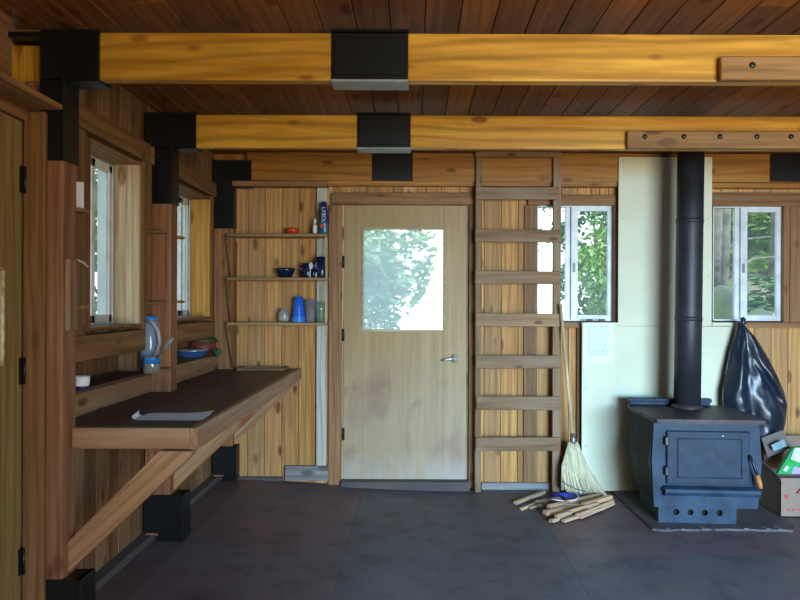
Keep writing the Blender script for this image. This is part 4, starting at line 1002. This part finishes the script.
m = MB(); c = floor_pt(563, 498, .03)
def cf(u, v):
    return c + Vector((-.08 + u * .20, -.05 + v * .1, .018 + .018 * math.sin(u * 8 + v * 3) * math.cos(v * 5)))
o = sheet('blue_wrapper', cf, 12, 8, plain('blue_wrapper_plastic', (.02, .05, .42), .35), None, .002); tag(o, 'crumpled blue wrapper on the kindling heap', 'wrapper')
m = MB(); m.tube([floor_pt(548, 499, .05), floor_pt(556, 500, .07), floor_pt(566, 501, .055), floor_pt(575, 500, .07), floor_pt(579, 497, .06), floor_pt(575, 493, .05)], .004, 6)
o = m.build('loose_string', M_WHITE); tag(o, 'loose white cord curling over the blue wrapper', 'cord')

# ------------------------------------------------------------------ outdoors
def gh(x, y):
    s = max(0, min(1, (x - .25 * y - .9) / 1.2)); h = -.25 + s * max(0, y - 6.2) * .36 + .12 * math.sin(x * 1.7 + y) * min(1, max(0, y - 6) * .3)
    return min(h, 5)
m = MB(); n1, n2 = 44, 44; vs = []
for i in range(n1 + 1):
    for j in range(n2 + 1):
        x = -16 + 36 * i / n1; y = -10 + 40 * j / n2
        inside = (-1.9 < x < 4.0 and -2.4 < y < 5.5)
        vs.append((x, y, -.4 if inside else gh(x, y)))
fs = [(i * (n2 + 1) + j, (i + 1) * (n2 + 1) + j, (i + 1) * (n2 + 1) + j + 1, i * (n2 + 1) + j + 1) for i in range(n1) for j in range(n2)]
m.raw(vs, fs, 0, 'x', True); o = m.build('ground', M_GROUND, origin=(0, 0, 0)); struct(o)
def leaves(n, rx, ry, rz, size, seed):
    rs = random.Random(seed); m = MB(); vs = []; fs = []
    cl = [Vector((rs.gauss(0, .5), rs.gauss(0, .5), rs.gauss(0, .5))) for _ in range(26)]
    for k in range(n):
        c = rs.choice(cl) + Vector((rs.gauss(0, .16), rs.gauss(0, .16), rs.gauss(0, .16)))
        if c.length > 1.15: c = c.normalized() * 1.15
        c = Vector((c.x * rx, c.y * ry, c.z * rz)); s_ = size * rs.uniform(.6, 1.4)
        q = Matrix.Rotation(rs.uniform(0, 6.28), 3, 'Z') @ Matrix.Rotation(rs.uniform(-1.2, 1.2), 3, 'X') @ Matrix.Rotation(rs.uniform(-.8, .8), 3, 'Y')
        b = len(vs)
        for p in ((-s_, 0, 0), (0, -s_ * .45, s_ * .1), (s_, 0, 0), (0, s_ * .45, s_ * .1)): vs.append(c + q @ Vector(p))
        fs.append((b, b + 1, b + 2, b + 3))
    m.raw(vs, fs, 0, 'z'); return m
shr = {}
def shrub(x, y, z, sc, kind, label, name='shrub', trunk=None):
    e = thing(name, label, 'bush' if name == 'shrub' else 'tree', (x, y, gh(x, y)), None)
    if kind not in shr:
        shr[kind] = leaves(3200, 1, 1, 1, .075, kind * 7 + 3).build('foliage', M_LEAF[kind], None, origin=(0, 0, 0)); fo = shr[kind]
    else:
        fo = shr[kind].copy(); C.objects.link(fo)
    fo.parent = e; fo.location = (0, 0, z - gh(x, y)); fo.scale = sc; fo.rotation_euler = (0, 0, x * 3.1)
    if trunk:
        m = MB(); g = gh(x, y); m.tube([(x, y, g - .2), (x + .05, y, (z + g) / 2), (x - .03, y, z + sc[2] * .3)], .1, 10, rs=[trunk, trunk * .8, trunk * .5]); m.build('trunk', M_BARK, e)
    else:
        m = MB(); g = gh(x, y)
        for k in range(3): m.tube([(x + (k - 1) * .08, y, g - .1), (x + (k - 1) * .25, y + .05, z)], .02, 6)
        m.build('stem', M_BARK, e)
shrub(-.80, 8.2, 1.15, (.85, .9, .95), 2, 'grey-green leafy shrub filling the left of the door window')
shrub(-.72, 9.6, 2.1, (.8, .9, .9), 0, 'sunlit taller shrub behind, at the top of the door window')
shrub(-.45, 7.2, .85, (.45, .4, .4), 1, 'low dark shrub just outside the back door')
shrub(2.15, 7.6, 1.75, (.42, .5, .8), 0, 'bright leafy shrub seen in the middle window sash')
shrub(2.35, 8.6, 1.0, (.75, .6, 1.1), 1, 'dark shrub low in the middle window beside the stove pipe')
shrub(1.35, 9.5, 2.6, (.5, .5, .6), 2, 'pale leafy branch top seen between the ladder rungs')
shrub(2.75, 9.8, 2.5, (.8, .6, .8), 1, 'tall dark green bush behind the bright one in the middle window')
shrub(5.0, 12.5, 3.0, (1.6, 1, 1.2), 0, 'sunlit foliage high in the right window', 'tree', .10)
shrub(6.6, 14.0, 3.8, (1.8, 1.1, 1.6), 0, 'bright green forest tree in the right sash of the right window', 'tree', .14)
shrub(4.85, 9.7, 1.15, (1.0, .5, .5), 1, 'ferny undergrowth low on the slope in the right window')
shrub(-3.9, 8.3, 1.7, (.9, 1.0, 1.5), 2, 'grey-green bush outside the nearer side window')
shrub(-4.3, 12.6, 2.2, (1.3, 1.6, 2.0), 1, 'dark bush outside the farther side window')
for k, (x, y, r, lb) in enumerate(((4.42, 10.4, .11, 'thick bare forest trunk filling the left pane of the right window'), (4.75, 12.0, .13, 'middling forest trunk right of the thick one, by the window divider'), (4.02, 9.2, .05, 'slender trunk at the left edge of the right window'), (5.75, 11.2, .10, 'slim dark trunk in the right sash of the right window'), (6.3, 12.2, .14, 'dark trunk near the right edge of the right window'), (7.2, 15.0, .2, 'far thick trunk deep in the forest, right window'))):
    e = thing('tree', lb, 'tree', (x, y, gh(x, y)), 'bare trunks beyond the right window'); g = gh(x, y); m = MB(); m.tube([(x, y, g - .3), (x + .06, y, g + 2), (x + .02 * k, y, g + 7)], r, 12, rs=[r * 1.25, r, r * .7])
    m.build('trunk', M_BARK, e)
    m = MB(); m.tube([(x, y, g + 1.2), (x + .35, y - .1, g + 1.5), (x + .8, y - .1, g + 1.55)], .03, 6, rs=[.035, .02, .008]); m.build('branch', M_BARK, e)
def rock(x, y, z, s_, lab):
    bm = bmesh.new(); bmesh.ops.create_icosphere(bm, subdivisions=3, radius=1)
    rs = random.Random(int(x * 100))
    from mathutils import noise as nz
    for v in bm.verts: v.co = v.co * (1 + .35 * nz.noise(v.co * 1.3 + Vector((x, y, 0)))); v.co = Vector((v.co.x * s_[0] + x, v.co.y * s_[1] + y, v.co.z * s_[2] + z))
    bm.verts.index_update(); m = MB(); m.raw([v.co.copy() for v in bm.verts], [[v.index for v in f.verts] for f in bm.faces], 0, 'x', True); bm.free()
    o = m.build('boulder', M_ROCK); tag(o, lab, 'rock')
rock(3.42, 7.8, 1.0, (.3, .3, .55), 'mossy boulder low in the left pane of the right window')
rock(4.5, 8.9, .95, (.35, .3, .35), 'grey boulder on the slope in the right sash')
for (a, b, lab) in (((3.6, 7.3, .95), (4.6, 7.9, .55), 'pale fallen branch across the foot of the right window view'), ((4.0, 8.2, .85), (4.55, 8.6, 1.45), 'slanting pale log in the right sash view')):
    m = MB(); m.tube([a, tuple((Vector(a) + Vector(b)) / 2 + Vector((0, 0, .03))), b], .025, 8); o = m.build('fallen_branch', M_PALE); tag(o, lab, 'branch')
